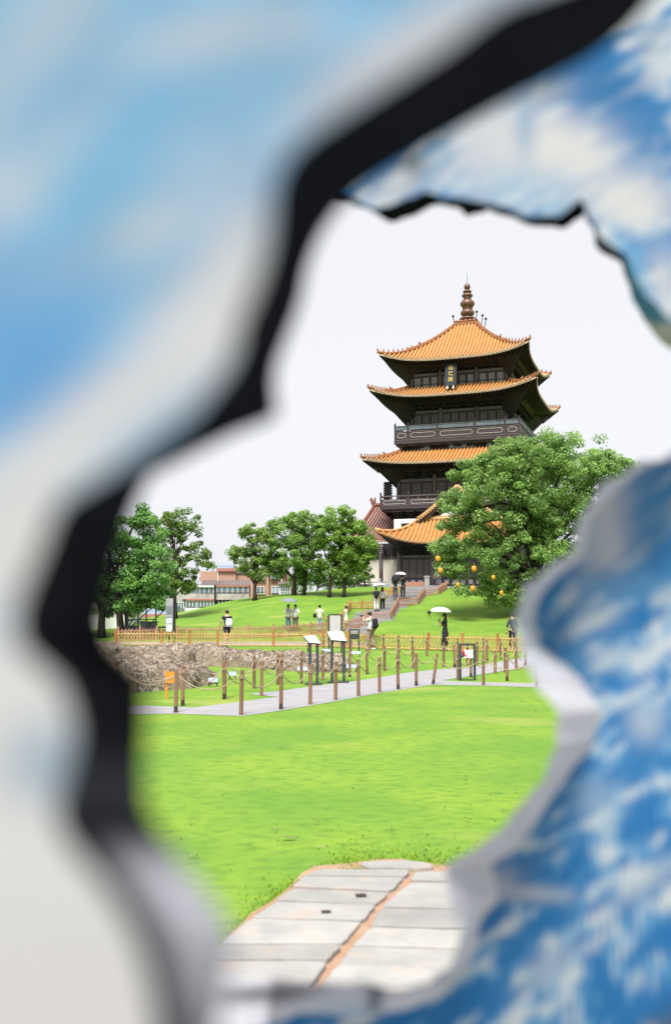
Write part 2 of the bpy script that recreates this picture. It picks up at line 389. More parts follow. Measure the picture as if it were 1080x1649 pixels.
for x, y, w in ((581, 1442, .07), (525, 1469, .06)):
    mb = MB(); g = g0(x, y, .043); mb.box((0, 0, 0), (w, .05, .008)); mb.build('slot_shade_piece', M['postdark'], paving, g, (0, 0, .1))  # dark pieces on the slabs carry the shade of slot holes
# grass blades on the near lawn and along the stone edge: uncountable
def blades():
    t_ = M['blade'].node_tree; cx_ = t_.nodes.new('ShaderNodeCombineXYZ'); cx_.inputs[2].default_value = 1; t_.links.new(cx_.outputs[0], t_.nodes['Principled BSDF'].inputs['Normal'])   # turf shades as one soft surface
    n = 420000
    y = 5.4 + rng.random(n) * 5.5; x = (rng.random(n) - .5) * (y * .68 + .6)
    # keep clear of the stones and the path
    px = 540 + F * x / y; py = 975 + F * CAMZ / y
    lx = np.interp(py, [1385, 1400, 1413, 1431, 1452, 1480, 1522, 1560], [590, 508, 478, 458, 432, 394, 345, 300])
    keep = (py < 1389 + 4 * np.sin(px * .06)) | (px < lx + rng.normal(0, 4, n))
    edge = np.interp(px, [0, 283, 388, 452, 540, 611, 697, 860, 1080], [1150, 1150, 1154, 1145, 1130, 1116.5, 1103, 1107, 1110])
    keep &= py > edge - .5
    fr_ = np.hypot(np.maximum(1389 - py, 0) * 1.3, np.maximum(np.where(py < 1389, 560 - px, lx - px), 0)) < rng.exponential(14, n)
    fr_ |= rng.random(n) < .001
    keep &= fr_
    x, y = x[keep], y[keep]; n = len(x)
    h = rng.uniform(.007, .016, n) * (1 + .2 * np.sin(x * 1.7 + y)) * np.clip(1.3 - (y - 5) / 14, .15, 1); a = rng.random(n) * 6.283; w = rng.uniform(.004, .008, n) * (1 + y / 12)
    ca, sa = np.cos(a) * w, np.sin(a) * w
    lean = rng.normal(0, .5, (n, 2)) * h[:, None]
    B1 = np.stack([x - ca, y - sa, np.full(n, -.002)], -1); B2 = np.stack([x + ca, y + sa, np.full(n, -.002)], -1)
    T = np.stack([x + lean[:, 0], y + lean[:, 1], h], -1)
    V = np.stack([B1, B2, T], 1).reshape(-1, 3)
    gx_ = np.arange(-12, 12, .12); gy_ = np.arange(4, 26, .16)
    G = np.array([[noise.fractal((float(a) * .7, float(b) * .45, 0), 1, 2, 4) for a in gx_] for b in gy_]); patch = G[np.clip(((y - 4) / .16).astype(int), 0, len(gy_) - 1), np.clip(((x + 12) / .12).astype(int), 0, len(gx_) - 1)] * 1.6
    t = np.clip(.55 + .3 * patch + rng.normal(0, .07, n), 0, 1)[:, None]
    c = (1 - t) * np.array([.24, .40, .03]) + t * np.array([.36, .50, .035])
    dry = rng.random(n) < np.clip(.012 + (patch < -.8) * .22, 0, 1); c[dry] = (.46, .44, .16); dk = patch > .9; c[dk] *= .85
    me = np_mesh('grass', V, 3, c, M['blade'])
    o = link(bpy.data.objects.new('grass_blades', me)); tag(o, 'short bright green grass blades of the near lawn around the stone slabs', 'grass', kind='stuff')
blades()

# ------------------------------------------------------------------ PAGODA
PAG = empty('pagoda', (14.235, 103, 0), -.343, 'tall dark wooden pagoda with tiers of upturned orange tiled roofs on the grassy hill', 'pagoda')
def skirt_roof(zin, ain, zmid, aout, ztip, atip, awall, zwall, tile=M['tile'], pan=M['pan'], pitch=.37, drop=1.0, corner=1.1, cap_top=True, conc=1.45):
    """a four-sided roof tier with upturned corners; each side parametrised by the lateral position and t from top to eave"""
    roof = empty('roof'); roof.parent = PAG
    P = 6.0
    def S(u, t, dz=0.0):                    # side facing -y: lateral fraction u, t 0..1
        L = ain + (aout - ain) * t
        k = abs(u) ** P * t ** 2
        x = u * (L + (atip - aout) * k); y = -(L + (atip - aout) * k)
        z = zin + (zmid - zin) * (1 - (1 - t) ** conc) + (ztip - zmid) * (abs(u) ** 3.6) * t ** 2.2
        return Vector((x, y, z + dz))
    def at_x(x, t, dz=0):
        L = ain + (aout - ain) * t; u = max(-1, min(1, x / L)); p = S(u, t, dz); p.x = x; return p
    NU, NT = 36, 12
    pn = MB(); rb = MB(); dr = MB(); sf = MB(); raf = MB()
    for s in range(4):
        rot = Matrix.Rotation(s * math.pi / 2, 3, 'Z')
        U = [math.sin((i / NU - .5) * math.pi) for i in range(NU + 1)]
        vs = [rot @ S(u, j / NT) for j in range(NT + 1) for u in U]
        pn.add(vs, [(j * (NU + 1) + i, (j + 1) * (NU + 1) + i, (j + 1) * (NU + 1) + i + 1, j * (NU + 1) + i + 1) for j in range(NT) for i in range(NU)])
        # eave edge board
        vs = [rot @ S(u, 1, d) for d in (0, -.16) for u in U]
        dr.add(vs, [(i, NU + 1 + i, NU + 2 + i, i + 1) for i in range(NU)])
        # round tile rows
        n = int(aout / pitch)
        for k in range(-n, n + 1):
            x = k * pitch; t0 = max(0, (abs(x) - ain) / (aout - ain)) if aout > ain else 0
            if t0 > .97: continue
            m = max(2, int(8 * (1 - t0)))
            pts = [rot @ at_x(x, t0 + (1 - t0) * i / m, .05) for i in range(m + 1)]
            rb.tube(pts, .085, 6, cap=False)
            e = rot @ (at_x(x, 1, .03) + Vector((0, -.03, 0)))
            nrm = rot @ Vector((0, -1, 0)); dr.tube([e - nrm * .02, e + nrm * .03], .10, 6)
            e2 = rot @ (at_x(x + pitch / 2, 1, -.05) + Vector((0, -.012, 0))) if k < n else None
            if e2 is not None: dr.tube([e2 - nrm * .02, e2 + nrm * .02], .085, 4)
        # soffit
        inner = []
        for u in U:
            inner.append(rot @ Vector((u * awall, -awall, zwall - corner * abs(u) ** 14)))
        mid = [((rot @ S(u, 1, -.17)).lerp(inner[i], .38) + Vector((0, 0, .22))) for i, u in enumerate(U)]
        outer = [rot @ (S(u, 1, -.16)) for u in U]
        sf.add(outer + mid + inner, [(r * (NU + 1) + i, r * (NU + 1) + i + 1, (r + 1) * (NU + 1) + i + 1, (r + 1) * (NU + 1) + i) for r in range(2) for i in range(NU)])
        if s in (0, 1):
            nr = int(2 * aout / .42)
            for k in range(nr + 1):
                u = -1 + 2 * k / nr
                a = rot @ S(u, .995, -.20); i = min(NU, max(0, int(round((math.asin(u) / math.pi + .5) * NU))))
                b = a.lerp(rot @ Vector((u * awall, -awall, zwall - corner * abs(u) ** 14)), .45) + Vector((0, 0, .14))
                raf.beam(a, b, .12, .12)
    q = pn.build('tile_bed', pan, roof, smooth=True)
    q = rb.build('tile_rows', tile, roof, smooth=True); q['kind'] = 'stuff'
    q = dr.build('eave_tile_ends', M['drip'], roof); q['kind'] = 'stuff'
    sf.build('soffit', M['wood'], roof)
    q = raf.build('rafters', M['wood'], roof); q['kind'] = 'stuff'
    # hip ridges, thickening near the tip, with a row of figures
    for s in range(4):
        rot = Matrix.Rotation(s * math.pi / 2, 3, 'Z')
        pts = [rot @ S(1, i / 12, .12) for i in range(13)]
        end = pts[-1]; d = (pts[-1] - pts[-2]).normalized(); pts.append(end + d * .25 + Vector((0, 0, .06)))
        mb = MB(); mb.tube(pts, [.16] * 13 + [.11], 6)
        mb.tube([p + Vector((0, 0, .17)) for p in pts[:9]], .10, 6)
        mb.build('hip_ridge', M['ridge'], roof, smooth=True)
        if s in (0, 1, 3):
            for k in range(7):
                f = .60 + k * .058; p = rot @ S(1, min(1, f), .30)
                inst(BEAST, 'ridge_figure', roof, p, (0, 0, R(-45 + s * 90)))
            p = rot @ S(1, .5, .30); inst(BEAST, 'ridge_figure', roof, p, (0, 0, R(-45 + s * 90)), (1.9, 1.9, 1.3))
            p = rot @ S(1, 1, .1) + (rot @ Vector((.12, -.12, .18))); inst(BEAST, 'ridge_figure', roof, p, (0, 0, R(-45 + s * 90)), (1.3, 1.3, .9))
    # bracket clusters under the eave on the two sides in view
    for s in (0, 1):
        rz = s * math.pi / 2; rot = Matrix.Rotation(rz, 3, 'Z'); n = 8
        for k in range(n + 1):
            u = -1 + 2 * k / n
            p = rot @ Vector((u * (awall - .1), -awall, zwall - .12))
            inst(BRACK, 'bracket_cluster', roof, p, (0, 0, rz), (1, (aout - awall) / 3.0, 1))
    return roof
mb = MB(); mb.ell((0, 0, .08), (.09, .06, .12), 6, 4); mb.ell((.05, 0, .20), (.055, .045, .06), 6, 4); mb.box((-.07, 0, .13), (.03, .04, .12))
BEAST = mb.mesh('ridge_figure', M['ridge'])
mb = MB()
for i in range(4):
    mb.box((0, -.25 - .45 * i, .10 + .28 * i), (.20, .9 - .1 * i, .16)); mb.box((0, -.45 - .5 * i, .22 + .28 * i), (1.0, .16, .13))
    mb.box((-.4, -.45 - .5 * i, .32 + .28 * i), (.16, .2, .08)); mb.box((.4, -.45 - .5 * i, .32 + .28 * i), (.16, .2, .08))
BRACK = mb.mesh('bracket_cluster', M['wood'])
skirt_roof(31.95, 1.0, 26.80, 7.3, 27.75, 7.62, 5.15, 26.1, corner=1.6, conc=1.42)
skirt_roof(24.45, 5.15, 22.98, 8.05, 23.95, 8.42, 4.95, 22.15, corner=2.3, conc=1.25)
skirt_roof(17.80, 5.7, 16.15, 8.65, 16.75, 9.0, 6.1, 15.1, corner=1.4, conc=1.25)
# top cap and gourd finial
mb = MB(); mb.box((0, 0, 32.02), (2.35, 2.35, .28)); mb.box((0, 0, 32.24), (2.1, 2.1, .16))
for s in range(4):
    m = Matrix.Rotation(s * math.pi / 2, 3, 'Z')
    for k in range(5): mb.ell(m @ Vector((-.92 + .46 * k, -1.06, 32.3)), (.24, .12, .14), 8, 4)
mb.build('roof_cap', M['ridge'], PAG)
fin = empty('finial', (0, 0, -6.55)); fin.scale = (1.16, 1.16, 1.2); fin.parent = PAG
def bead(prof, z0): 
    mb = MB(); mb.lathe([(r, z0 + z) for r, z in prof], 20); mb.build('finial_bead', M['finial'], fin, smooth=True)
def roundbead(r, h, z0): bead([(r * math.sin(math.pi * (.12 + .76 * i / 10)) ** .75, h * i / 10) for i in range(11)], z0)
roundbead(.78, .48, 32.5); roundbead(.66, .78, 32.92); bead([(.45, 0), (.5, .06), (.45, .12)], 33.66); roundbead(.68, .86, 33.72); bead([(.40, 0), (.34, .12), (.40, .2)], 34.54)
roundbead(.52, .46, 34.68); roundbead(.41, .36, 35.1); roundbead(.30, .58, 35.44)
mb = MB(); mb.tube([(0, 0, 35.9), (0, 0, 37.0)], .02, 6); mb.build('lightning_rod', M['lead'], fin)
for x, y, z in ((-1.3, -1.3, 32.75), (1.25, -1.25, 33.0), (1.9, -1.4, 32.5), (2.3, -1.7, 32.0)):
    mb = MB(); mb.tube([(x * .9, y * .9, z - .9), (x, y, z)], .045, 5); mb.ell((x, y, z + .08), (.15, .15, .13), 8, 5); mb.build('roof_floodlight', M['black'], PAG)

def lattice_panel(w, h, light=False, fill='wood'):
    mb = MB(); mb.cur = 0
    mb.box((0, .05, h / 2), (w, .05, h)); mb.cur = 1
    for x in (-w / 2 + .05, w / 2 - .05): mb.box((x, 0, h / 2), (.09, .09, h))
    for z in (.05, h * .30, h - .05): mb.box((0, 0, z), (w - .19, .08, .09))
    mb.cur = 2; n = 6; z0 = h * .30 + .05; z1 = h - .1
    for i in range(1, n): mb.box((-w / 2 + w * i / n, .01, (z0 + z1) / 2), (.032, .04, z1 - z0))
    m = int((z1 - z0) / .16)
    for j in range(1, m): mb.box((0, .003, z0 + (z1 - z0) * j / m), (w - .2, .03, .022))
    mb.box((0, .015, h * .16), (w - .35, .04, h * .16))
    return mb.mesh('lattice_door', [M['pane'] if light else M['wood'], M['wood2'], M['lattice']])
def storey(z0, z1, a, zb, light=False, sides=(0, 1)):
    """walls, columns, lintel and lattice doors of one storey; zb = top of the doors"""
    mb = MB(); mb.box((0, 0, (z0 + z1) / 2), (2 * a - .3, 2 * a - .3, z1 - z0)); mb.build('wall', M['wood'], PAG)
    cols = (-a, -a * .38, a * .38, a); h = zb - z0
    for s in sides:
        rz = s * math.pi / 2; rot = Matrix.Rotation(rz, 3, 'Z')
        for i, cx in enumerate(cols):
            if s == 1 and i == 0: continue
            mb = MB(); mb.tube([rot @ Vector((cx, -a, z0)), rot @ Vector((cx, -a, z1))], .21, 12); mb.build('column', M['column'], PAG, smooth=True)
        for i in range(3):
            x0, x1 = cols[i] + .21, cols[i + 1] - .21; n = 4 if i == 1 else 3; w = (x1 - x0) / n
            me = lattice_panel(w - .03, h - .12, light)
            for k in range(n): inst(me, 'lattice_door', PAG, rot @ Vector((x0 + w * (k + .5), -a - .02, z0 + .05)), (0, 0, rz))
            mb = MB(); mb.box(rot @ Vector(((x0 + x1) / 2, -a - .02, zb + .1)), (x1 - x0, .26, .26) if s == 0 else (.26, x1 - x0, .26)); mb.build('lintel', M['column'], PAG)
storey(24.35, 26.6, 4.95, 25.65, light=True)
storey(19.2, 23.2, 4.95, 21.75)
storey(12.2, 16.6, 6.1, 14.55)
def balcony(a, zfloor, ztop, bays, cover=False):
    b = empty('balcony'); b.parent = PAG
    mb = MB(); mb.box((0, 0, zfloor - .16), (2 * a, 2 * a, .30)); mb.box((0, 0, zfloor - .42), (2 * a - .35, 2 * a - .35, .22)); mb.build('floor_slab', M['wood2'], b)
    hh = ztop - zfloor
    for s in range(4):
        rz = s * math.pi / 2; rot = Matrix.Rotation(rz, 3, 'Z'); br = a - .1
        for i, x in enumerate(bays[:-1]):
            if s in (0, 1, 3):
                mb = MB(); mb.box((0, 0, hh / 2 + .08), (.16, .16, hh + .16)); mb.lathe([(.09, hh + .16), (.11, hh + .26), (.05, hh + .36), (.02, hh + .4)], 8)
                mb.build('railing_post', M['wood2'], b, rot @ Vector((x * br, -br, zfloor)), (0, 0, rz))
        for i in range(len(bays) - 1):
            x0, x1 = bays[i] * br + .08, bays[i + 1] * br - .08; xm = (x0 + x1) / 2; w = x1 - x0
            mb = MB(); mb.cur = 0; mb.box((0, 0, hh * .36), (w, .06, hh * .46)); mb.cur = 1
            mb.box((0, 0, .09), (w, .12, .10)); mb.box((0, 0, hh * .62), (w, .12, .09)); mb.box((0, 0, hh - .04), (w, .14, .10))
            for k in range(1, 3): mb.box((-w / 2 + w * k / 3, 0, hh * .78), (.07, .07, hh * .24))
            o = mb.build('railing_panel', [M['wood2'], M['column']], b, rot @ Vector((xm, -br, zfloor)), (0, 0, rz))
            if s in (0, 1):
                r = hh * .15; L = w / 2 - .18 - r
                if L > 0.05:
                    pts = []
                    for k in range(9): a_ = -math.pi / 2 + math.pi * k / 8; pts.append((L + r * math.cos(a_), -.045, hh * .36 + r * math.sin(a_)))
                    for k in range(9): a_ = math.pi / 2 + math.pi * k / 8; pts.append((-L + r * math.cos(a_), -.045, hh * .36 + r * math.sin(a_)))
                    pts.append(pts[0]); m2 = MB(); m2.tube(pts, .018, 4, cap=False)
                    m2.build('white_border', M['whiteline'], b, rot @ Vector((xm, -br, zfloor)), (0, 0, rz))
        if cover and s in (0, 1, 3):
            for i in range(len(bays) - 1):
                x0, x1 = bays[i] * br + .1, bays[i + 1] * br - .1
                mb = MB(); mb.box((0, 0, 0), (x1 - x0, .16, hh * .27)); mb.box((0, -.02, hh * .15), (x1 - x0, .24, .05))
                mb.build('rail_cover', M['lead'], b, rot @ Vector(((x0 + x1) / 2, -br - .03 + (.35 if i == 0 else 0) * 0, zfloor + hh * .86)), (0, 0, rz), )
    return b
balcony(6.45, 18.75, 20.25, (-1, -.78, -.30, .30, .78, 1), cover=True)
balcony(7.65, 11.95, 13.0, (-1, -.62, -.22, .22, .62, 1))
# dark band of windows between balcony and third roof
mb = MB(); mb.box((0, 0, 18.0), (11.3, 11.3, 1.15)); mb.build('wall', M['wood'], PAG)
wm = MB(); wm.cur = 0; wm.box((0, 0, 0), (.55, .05, .42)); wm.cur = 1
for x in (-.29, .29): wm.box((x, 0, 0), (.05, .07, .5))
for z in (-.23, .23): wm.box((0, 0, z), (.53, .07, .05))
wm = wm.mesh('small_window', [M['glass'], M['column']])
for s in (0, 1):
    rot = Matrix.Rotation(s * math.pi / 2, 3, 'Z')
    for x in (-3.7, -3.1, -.6, 0.05, .7, 1.4, 3.2, 3.85, 4.5): inst(wm, 'small_window', PAG, rot @ Vector((x, -5.68, 18.05)), (0, 0, s * math.pi / 2))
    for k in range(9): inst(BRACK, 'bracket_cluster', PAG, rot @ Vector((-5.2 + 1.3 * k, -5.6, 17.95)), (0, 0, s * math.pi / 2), (.8, .38, .36))
mb = MB(); mb.box((0, 0, 10.9), (12.6, 12.6, 1.5)); mb.build('wall', M['wood'], PAG)
for s in (0, 1, 3):
    rot = Matrix.Rotation(s * math.pi / 2, 3, 'Z')
    for k in range(10): inst(BRACK, 'bracket_cluster', PAG, rot @ Vector((-5.9 + 1.31 * k, -6.3, 10.5)), (0, 0, s * math.pi / 2), (1, .62, .85))
# ground storey: hall body, porch and left wing
def tiled_plane(Sf, u0, u1, tile, pan, parent, pitch, top=None, thick=.12, disc=True, nt=10, nu=24):
    """Sf(x,t): roof surface from ridge t=0 to eave t=1; tile rows along t at every pitch"""
    p = MB(); vs = []
    for z in (0, -thick): vs += [Sf(u0 + (u1 - u0) * i / nu, j / nt) + Vector((0, 0, z)) for j in range(nt + 1) for i in range(nu + 1)]
    K = (nu + 1) * (nt + 1)
    fs = [(j * (nu + 1) + i, (j + 1) * (nu + 1) + i, (j + 1) * (nu + 1) + i + 1, j * (nu + 1) + i + 1) for j in range(nt) for i in range(nu)]
    fs += [tuple(K + a for a in reversed(f)) for f in fs]
    e = nt * (nu + 1); fs += [(e + i, K + e + i, K + e + i + 1, e + i + 1) for i in range(nu)]
    fs += [(j * (nu + 1), K + j * (nu + 1), K + (j + 1) * (nu + 1), (j + 1) * (nu + 1)) for j in range(nt)]
    p.add(vs, fs); p.build('tile_bed', pan, parent)
    r = MB(); d = MB(); n = int(abs(u1 - u0) / pitch)
    for k in range(n + 1):
        x = u0 + (u1 - u0) * (k + .5) / (n + 1); a = [Sf(x, i / nt) + Vector((0, 0, .05)) for i in range(nt + 1)]
        if top:
            t0 = top(x); a = [Sf(x, t0 + (1 - t0) * i / nt) + Vector((0, 0, .05)) for i in range(nt + 1)]
        r.tube(a, .085, 6, cap=False); dd = (a[-1] - a[-2]).normalized(); d.tube([a[-1] - dd * .02, a[-1] + dd * .05], .10, 6)
    q = r.build('tile_rows', tile, parent, smooth=True); q['kind'] = 'stuff'
    q = d.build('eave_tile_ends', M['drip'], parent); q['kind'] = 'stuff'
CX = .9
pr = empty('porch_roof'); pr.parent = PAG
def hipS(sgn_axis):
    def Sf(x, t):          # x in -1..1 fraction
        xt, xe = 4.0, 6.6; L = xt + (xe - xt) * t + .85 * abs(x) ** 5 * t * t
        y = -9.7 - 2.9 * t - .2 * abs(x) ** 5 * t * t
        z = 10.25 - 2.35 * (1 - (1 - t) ** 1.3) + 1.25 * abs(x) ** 4 * t ** 2
        return Vector((CX + x * L, y, z))
    return Sf
S0 = hipS(0)
def Sx(X, t):               # by absolute lateral position, rows parallel
    xt, xe = 4.0, 6.6; L = xt + (xe - xt) * t; return S0(max(-1, min(1, X / L)), t)
p = MB(); nu, nt_ = 30, 10
vs = [S0(-1 + 2 * i / nu, j / nt_) + Vector((0, 0, z)) for z in (0, -.15) for j in range(nt_ + 1) for i in range(nu + 1)]
K = (nu + 1) * (nt_ + 1); fs = [(j * (nu + 1) + i, (j + 1) * (nu + 1) + i, (j + 1) * (nu + 1) + i + 1, j * (nu + 1) + i + 1) for j in range(nt_) for i in range(nu)]
fs += [tuple(K + a for a in reversed(f)) for f in fs]; e = nt_ * (nu + 1); fs += [(e + i, K + e + i, K + e + i + 1, e + i + 1) for i in range(nu)]
p.add(vs, fs); p.build('tile_bed', M['pan'], pr)
r = MB(); d = MB()
for k in range(-17, 18):
    X = k * .385; t0 = max(0, (abs(X) - 4.0) / 2.6)
    a = []
    for i in range(9):
        t = t0 + (1 - t0) * i / 8; L = 4.0 + 2.6 * t; q = S0(max(-1, min(1, X / L)), t); q.z += .05; a.append(q)
    r.tube(a, .09, 6, cap=False); d.tube([a[-1] + Vector((0, .02, 0)), a[-1] + Vector((0, -.05, 0))], .105, 6)
    d.tube([a[-1] + Vector((.19, .02, -.08)), a[-1] + Vector((.19, -.03, -.08))], .09, 4)
q = r.build('tile_rows', M['tile'], pr, smooth=True); q['kind'] = 'stuff'; q = d.build('eave_tile_ends', M['drip'], pr); q['kind'] = 'stuff'
mb = MB(); a = [S0(-1, i / 8) + Vector((0, 0, .14)) for i in range(9)]; mb.tube(a, .15, 6); mb.build('hip_ridge', M['tile'], pr, smooth=True)
mb = MB(); a = [S0(1, i / 8) + Vector((0, 0, .14)) for i in range(9)]; mb.tube(a, .15, 6); mb.build('hip_ridge', M['tile'], pr, smooth=True)
mb = MB(); mb.tube([(CX - 4.1, -9.72, 10.36), (CX + 4.1, -9.72, 10.36)], .16, 6); mb.box((CX, -9.62, 10.55), (8.2, .25, .18)); mb.build('ridge', M['tile'], pr)
# left slope of the porch hip (side of the porch), going back to the tower
def sideS(x, t):
    y = -9.7 - 2.6 * t * (1 - x) + x * 4.5
    return Vector((CX - 4.0 - 2.6 * t - .5 * (1 - x) ** 5 * t * t, y, 10.25 - 2.35 * (1 - (1 - t) ** 1.3) + .9 * (1 - x) ** 5 * t * t))
tiled_plane(sideS, 0, 1, M['tile'], M['pan'], pr, .1)
# gable above: two rakes
for sg in (-1, 1):
    def rk(x, t, sg=sg): return Vector((CX + sg * (3.95 * t), -10.15 + x * 5.5, 13.35 - 3.1 * (1 - (1 - t) ** 1.12)))
    tiled_plane(rk, 0, 1, M['tile'], M['pan'], pr, .075, thick=.2)
    mb = MB(); pts = [rk(0, i / 8) + Vector((0, 0, .12)) for i in range(9)]; mb.tube(pts, .16, 6); mb.build('rake_ridge', M['tile'], pr, smooth=True)
    mb = MB()
    for i in range(16):
        a = rk(0, (i + .5) / 16); mb.tube([a + Vector((0, -.22, -.05)), a + Vector((0, .1, -.05))], .09, 6)
    q = mb.build('eave_tile_ends', M['drip'], pr); q['kind'] = 'stuff'
    mb = MB(); pts = [rk(0, i / 8) + Vector((0, .12, -.30)) for i in range(9)]
    for i in range(8): mb.beam(pts[i], pts[i + 1], .10, .34)
    mb.build('barge_board', M['wood2'], pr)
mb = MB(); mb.add([(CX - 3.4, -9.6, 10.3), (CX + 3.4, -9.6, 10.3), (CX, -9.6, 13.0), (CX - 3.4, -9.3, 10.3), (CX + 3.4, -9.3, 10.3), (CX, -9.3, 13.0)], [(0, 1, 2), (5, 4, 3), (0, 3, 4, 1), (1, 4, 5, 2), (2, 5, 3, 0)])
mb.build('gable_wall', M['wood'], pr)
mb = MB(); mb.add([(CX - 1.9, -9.68, 10.6), (CX + 1.9, -9.68, 10.6), (CX, -9.68, 12.0), (CX - 1.9, -9.62, 10.6), (CX + 1.9, -9.62, 10.6), (CX, -9.62, 12.0)], [(0, 1, 2), (5, 4, 3), (0, 3, 4, 1), (1, 4, 5, 2), (2, 5, 3, 0)])
mb.build('white_gable_panel', M['white'], pr)
mb = MB(); mb.box((-4.5, -8.2, 10.05), (2.9, .3, 1.0)); mb.build('white_parapet', M['white'], PAG)
# left wing with red-brown tiles
lw = empty('wing_roof'); lw.parent = PAG
def wingS(x, t): return Vector((-10.6 + 5.6 * x, -8.9 * t, 12.75 - 4.4 * (1 - (1 - t) ** 1.25) + .35 * (1 - x) ** 3 * t))
tiled_plane(wingS, 0, 1, M['redtile'], M['redpan'], lw, .062)
mb = MB(); mb.tube([(-10.75, 0, 12.95), (-5, 0, 12.95)], .2, 8); mb.build('ridge', M['redtile'], lw)
mb = MB(); pts = [wingS(0, i / 8) + Vector((-.02, 0, .12)) for i in range(9)]; mb.tube(pts, .17, 6); mb.build('rake_ridge', M['redtile'], lw, smooth=True)
mb = MB(); mb.ell((-10.7, 0, 13.2), (.3, .2, .35), 8, 6); mb.ell((-10.95, 0, 13.55), (.16, .12, .25), 8, 6); mb.ell((-10.5, 0, 13.6), (.10, .1, .22), 8, 6); mb.build('ridge_ornament', M['redtile'], lw)
mb = MB(); mb.box((-7.6, -4.6, 7.3), (5.8, 9.0, 1.6)); mb.build('bracket_band', M['wood'], PAG)
mb = MB(); mb.add([(-10.5, -8.6, 8.1), (-10.5, 0, 8.1), (-10.5, 0, 12.4), (-10.2, -8.6, 8.1), (-10.2, 0, 8.1), (-10.2, 0, 12.4)], [(0, 1, 2), (5, 4, 3), (0, 3, 4, 1), (1, 4, 5, 2), (2, 5, 3, 0)]); mb.build('gable_wall', M['wood'], PAG)
# plinth and walls
mb = MB(); mb.box((0, 0, 3.5), (23, 23, .56)); mb.box((CX, -12.0, 3.45), (13.5, 3.2, .5)); mb.build('plinth', M['stone'], PAG)
for x0, x1 in ((-10.1, -7.1), (-7.1, -4.9)):
    mb = MB(); mb.box(((x0 + x1) / 2, -9.0, 5.15), (x1 - x0 - .34, .2, 2.75)); mb.build('white_wall', M['plaster'], PAG)
mb = MB(); mb.box((-7.4, -.5, 5.15), (5.3, 16.6, 2.7)); mb.build('wall', M['plaster'], PAG)
mb = MB(); mb.box((1.0, -4.5, 6.9), (11.6, 10.6, 6.2)); mb.build('wall', M['wood'], PAG)
mb = MB(); mb.box((-7.5, -9.0, 6.65), (5.4, .3, .25)); mb.build('lintel', M['column'], PAG)
for x, y in ((-10.15, -9.05), (-7.08, -9.05), (-4.93, -10.1), (-1.6, -10.1), (3.4, -10.1), (6.7, -10.1), (-10.15, 5)):
    mb = MB(); mb.tube([(x, y, 3.75), (x, y, 8.0)], .22, 12); mb.build('column', M['column'], PAG, smooth=True)
me = lattice_panel(.78, 2.75)
for x0, x1, n in ((-4.7, -1.8, 4), (-1.4, 3.2, 6), (3.6, 6.5, 4)):
    for k in range(n): inst(me, 'lattice_door', PAG, ((x0 + (x1 - x0) * (k + .5) / n), -10.0, 3.8))
    mb = MB(); mb.box(((x0 + x1) / 2, -10.03, 6.72), (x1 - x0, .28, .25)); mb.build('lintel', M['column'], PAG)
for k in range(9): inst(BRACK, 'bracket_cluster', PAG, (-4.4 + 1.3 * k, -9.9, 6.9), (0, 0, 0), (1.1, .9, .75))
for k in range(5): inst(BRACK, 'bracket_cluster', PAG, (-10 + 1.15 * k, -9.1, 6.9), (0, 0, 0), (1, .5, .7))
mb = MB()
vs = [S0(-1 + 2 * i / 20, 1) + Vector((0, .05, -.16)) for i in range(21)] + [Vector((CX - 5.9 + 11.8 * i / 20, -10.0, 7.35)) for i in range(21)]
mb.add(vs, [(i, i + 1, 22 + i, 21 + i) for i in range(20)]); mb.build('soffit', M['wood'], PAG)
# ribbed dark block at the left end of the lower balcony
mb = MB()
mb.box((0, 0, .75), (.62, .5, 1.5))
for k in range(7): mb.box((.02, -.03, .95 + .24 * k), (.78, .66, .13)); mb.box((0, 0, 1.06 + .24 * k), (.6, .5, .12))
o = mb.build('ribbed_block', M['black']); o.matrix_world = PAG.matrix_basis @ Matrix.Translation((-6.65, -6.9, 11.95))
Mx = Matrix.Translation(PAG.location) @ Matrix.Rotation(-.343, 4, 'Z')
o.location = Mx @ Vector((-7.0, -6.9, 11.95)); o.rotation_euler = (0, 0, -.343)
tag(o, 'tall black ribbed block standing at the left end of the lower pagoda balcony', 'loudspeaker')
# name board
nb = empty('name_board', Mx @ Vector((-.35, -7.05, 24.2)), -.343, 'black vertical name board with gold characters hung under the topmost pagoda roof', 'sign'); nb.rotation_euler = (R(-12), 0, -.343)
mb = MB(); mb.box((0, 0, .95), (.95, .08, 2.25)); mb.build('board', M['board'], nb)
mb = MB()
for x in (-.52, .52): mb.box((x, 0, .95), (.12, .16, 2.45))
for z in (-.22, 2.12): mb.box((0, 0, z), (.92, .16, .12))
mb.build('frame', M['board'], nb)
for x in (-.3, .3):
    mb = MB(); mb.lathe([(.08, -.62), (.12, -.5), (.05, -.38), (.09, -.28)], 8, (x, -.02, 0)); mb.build('hanging_hook', M['white'], nb)
for i, ch in enumerate('龍珠閣'):
    fc_ = bpy.data.curves.new('gold_character', 'FONT'); fc_.body = ch; fc_.size = .54; fc_.extrude = .015; fc_.align_x = 'CENTER'; fc_.align_y = 'CENTER'; fc_.offset = .004
    tc_ = bpy.data.objects.new('tmp', fc_); COL.objects.link(tc_); gm = bpy.data.meshes.new_from_object(tc_.evaluated_get(bpy.context.evaluated_depsgraph_get())); bpy.data.objects.remove(tc_); gm.materials.clear(); gm.materials.append(M['gold'])
    t = bpy.data.objects.new('gold_character', gm); t.location = (0, -.07, 1.66 - .64 * i); t.rotation_euler = (R(90), 0, 0); link(t, nb)

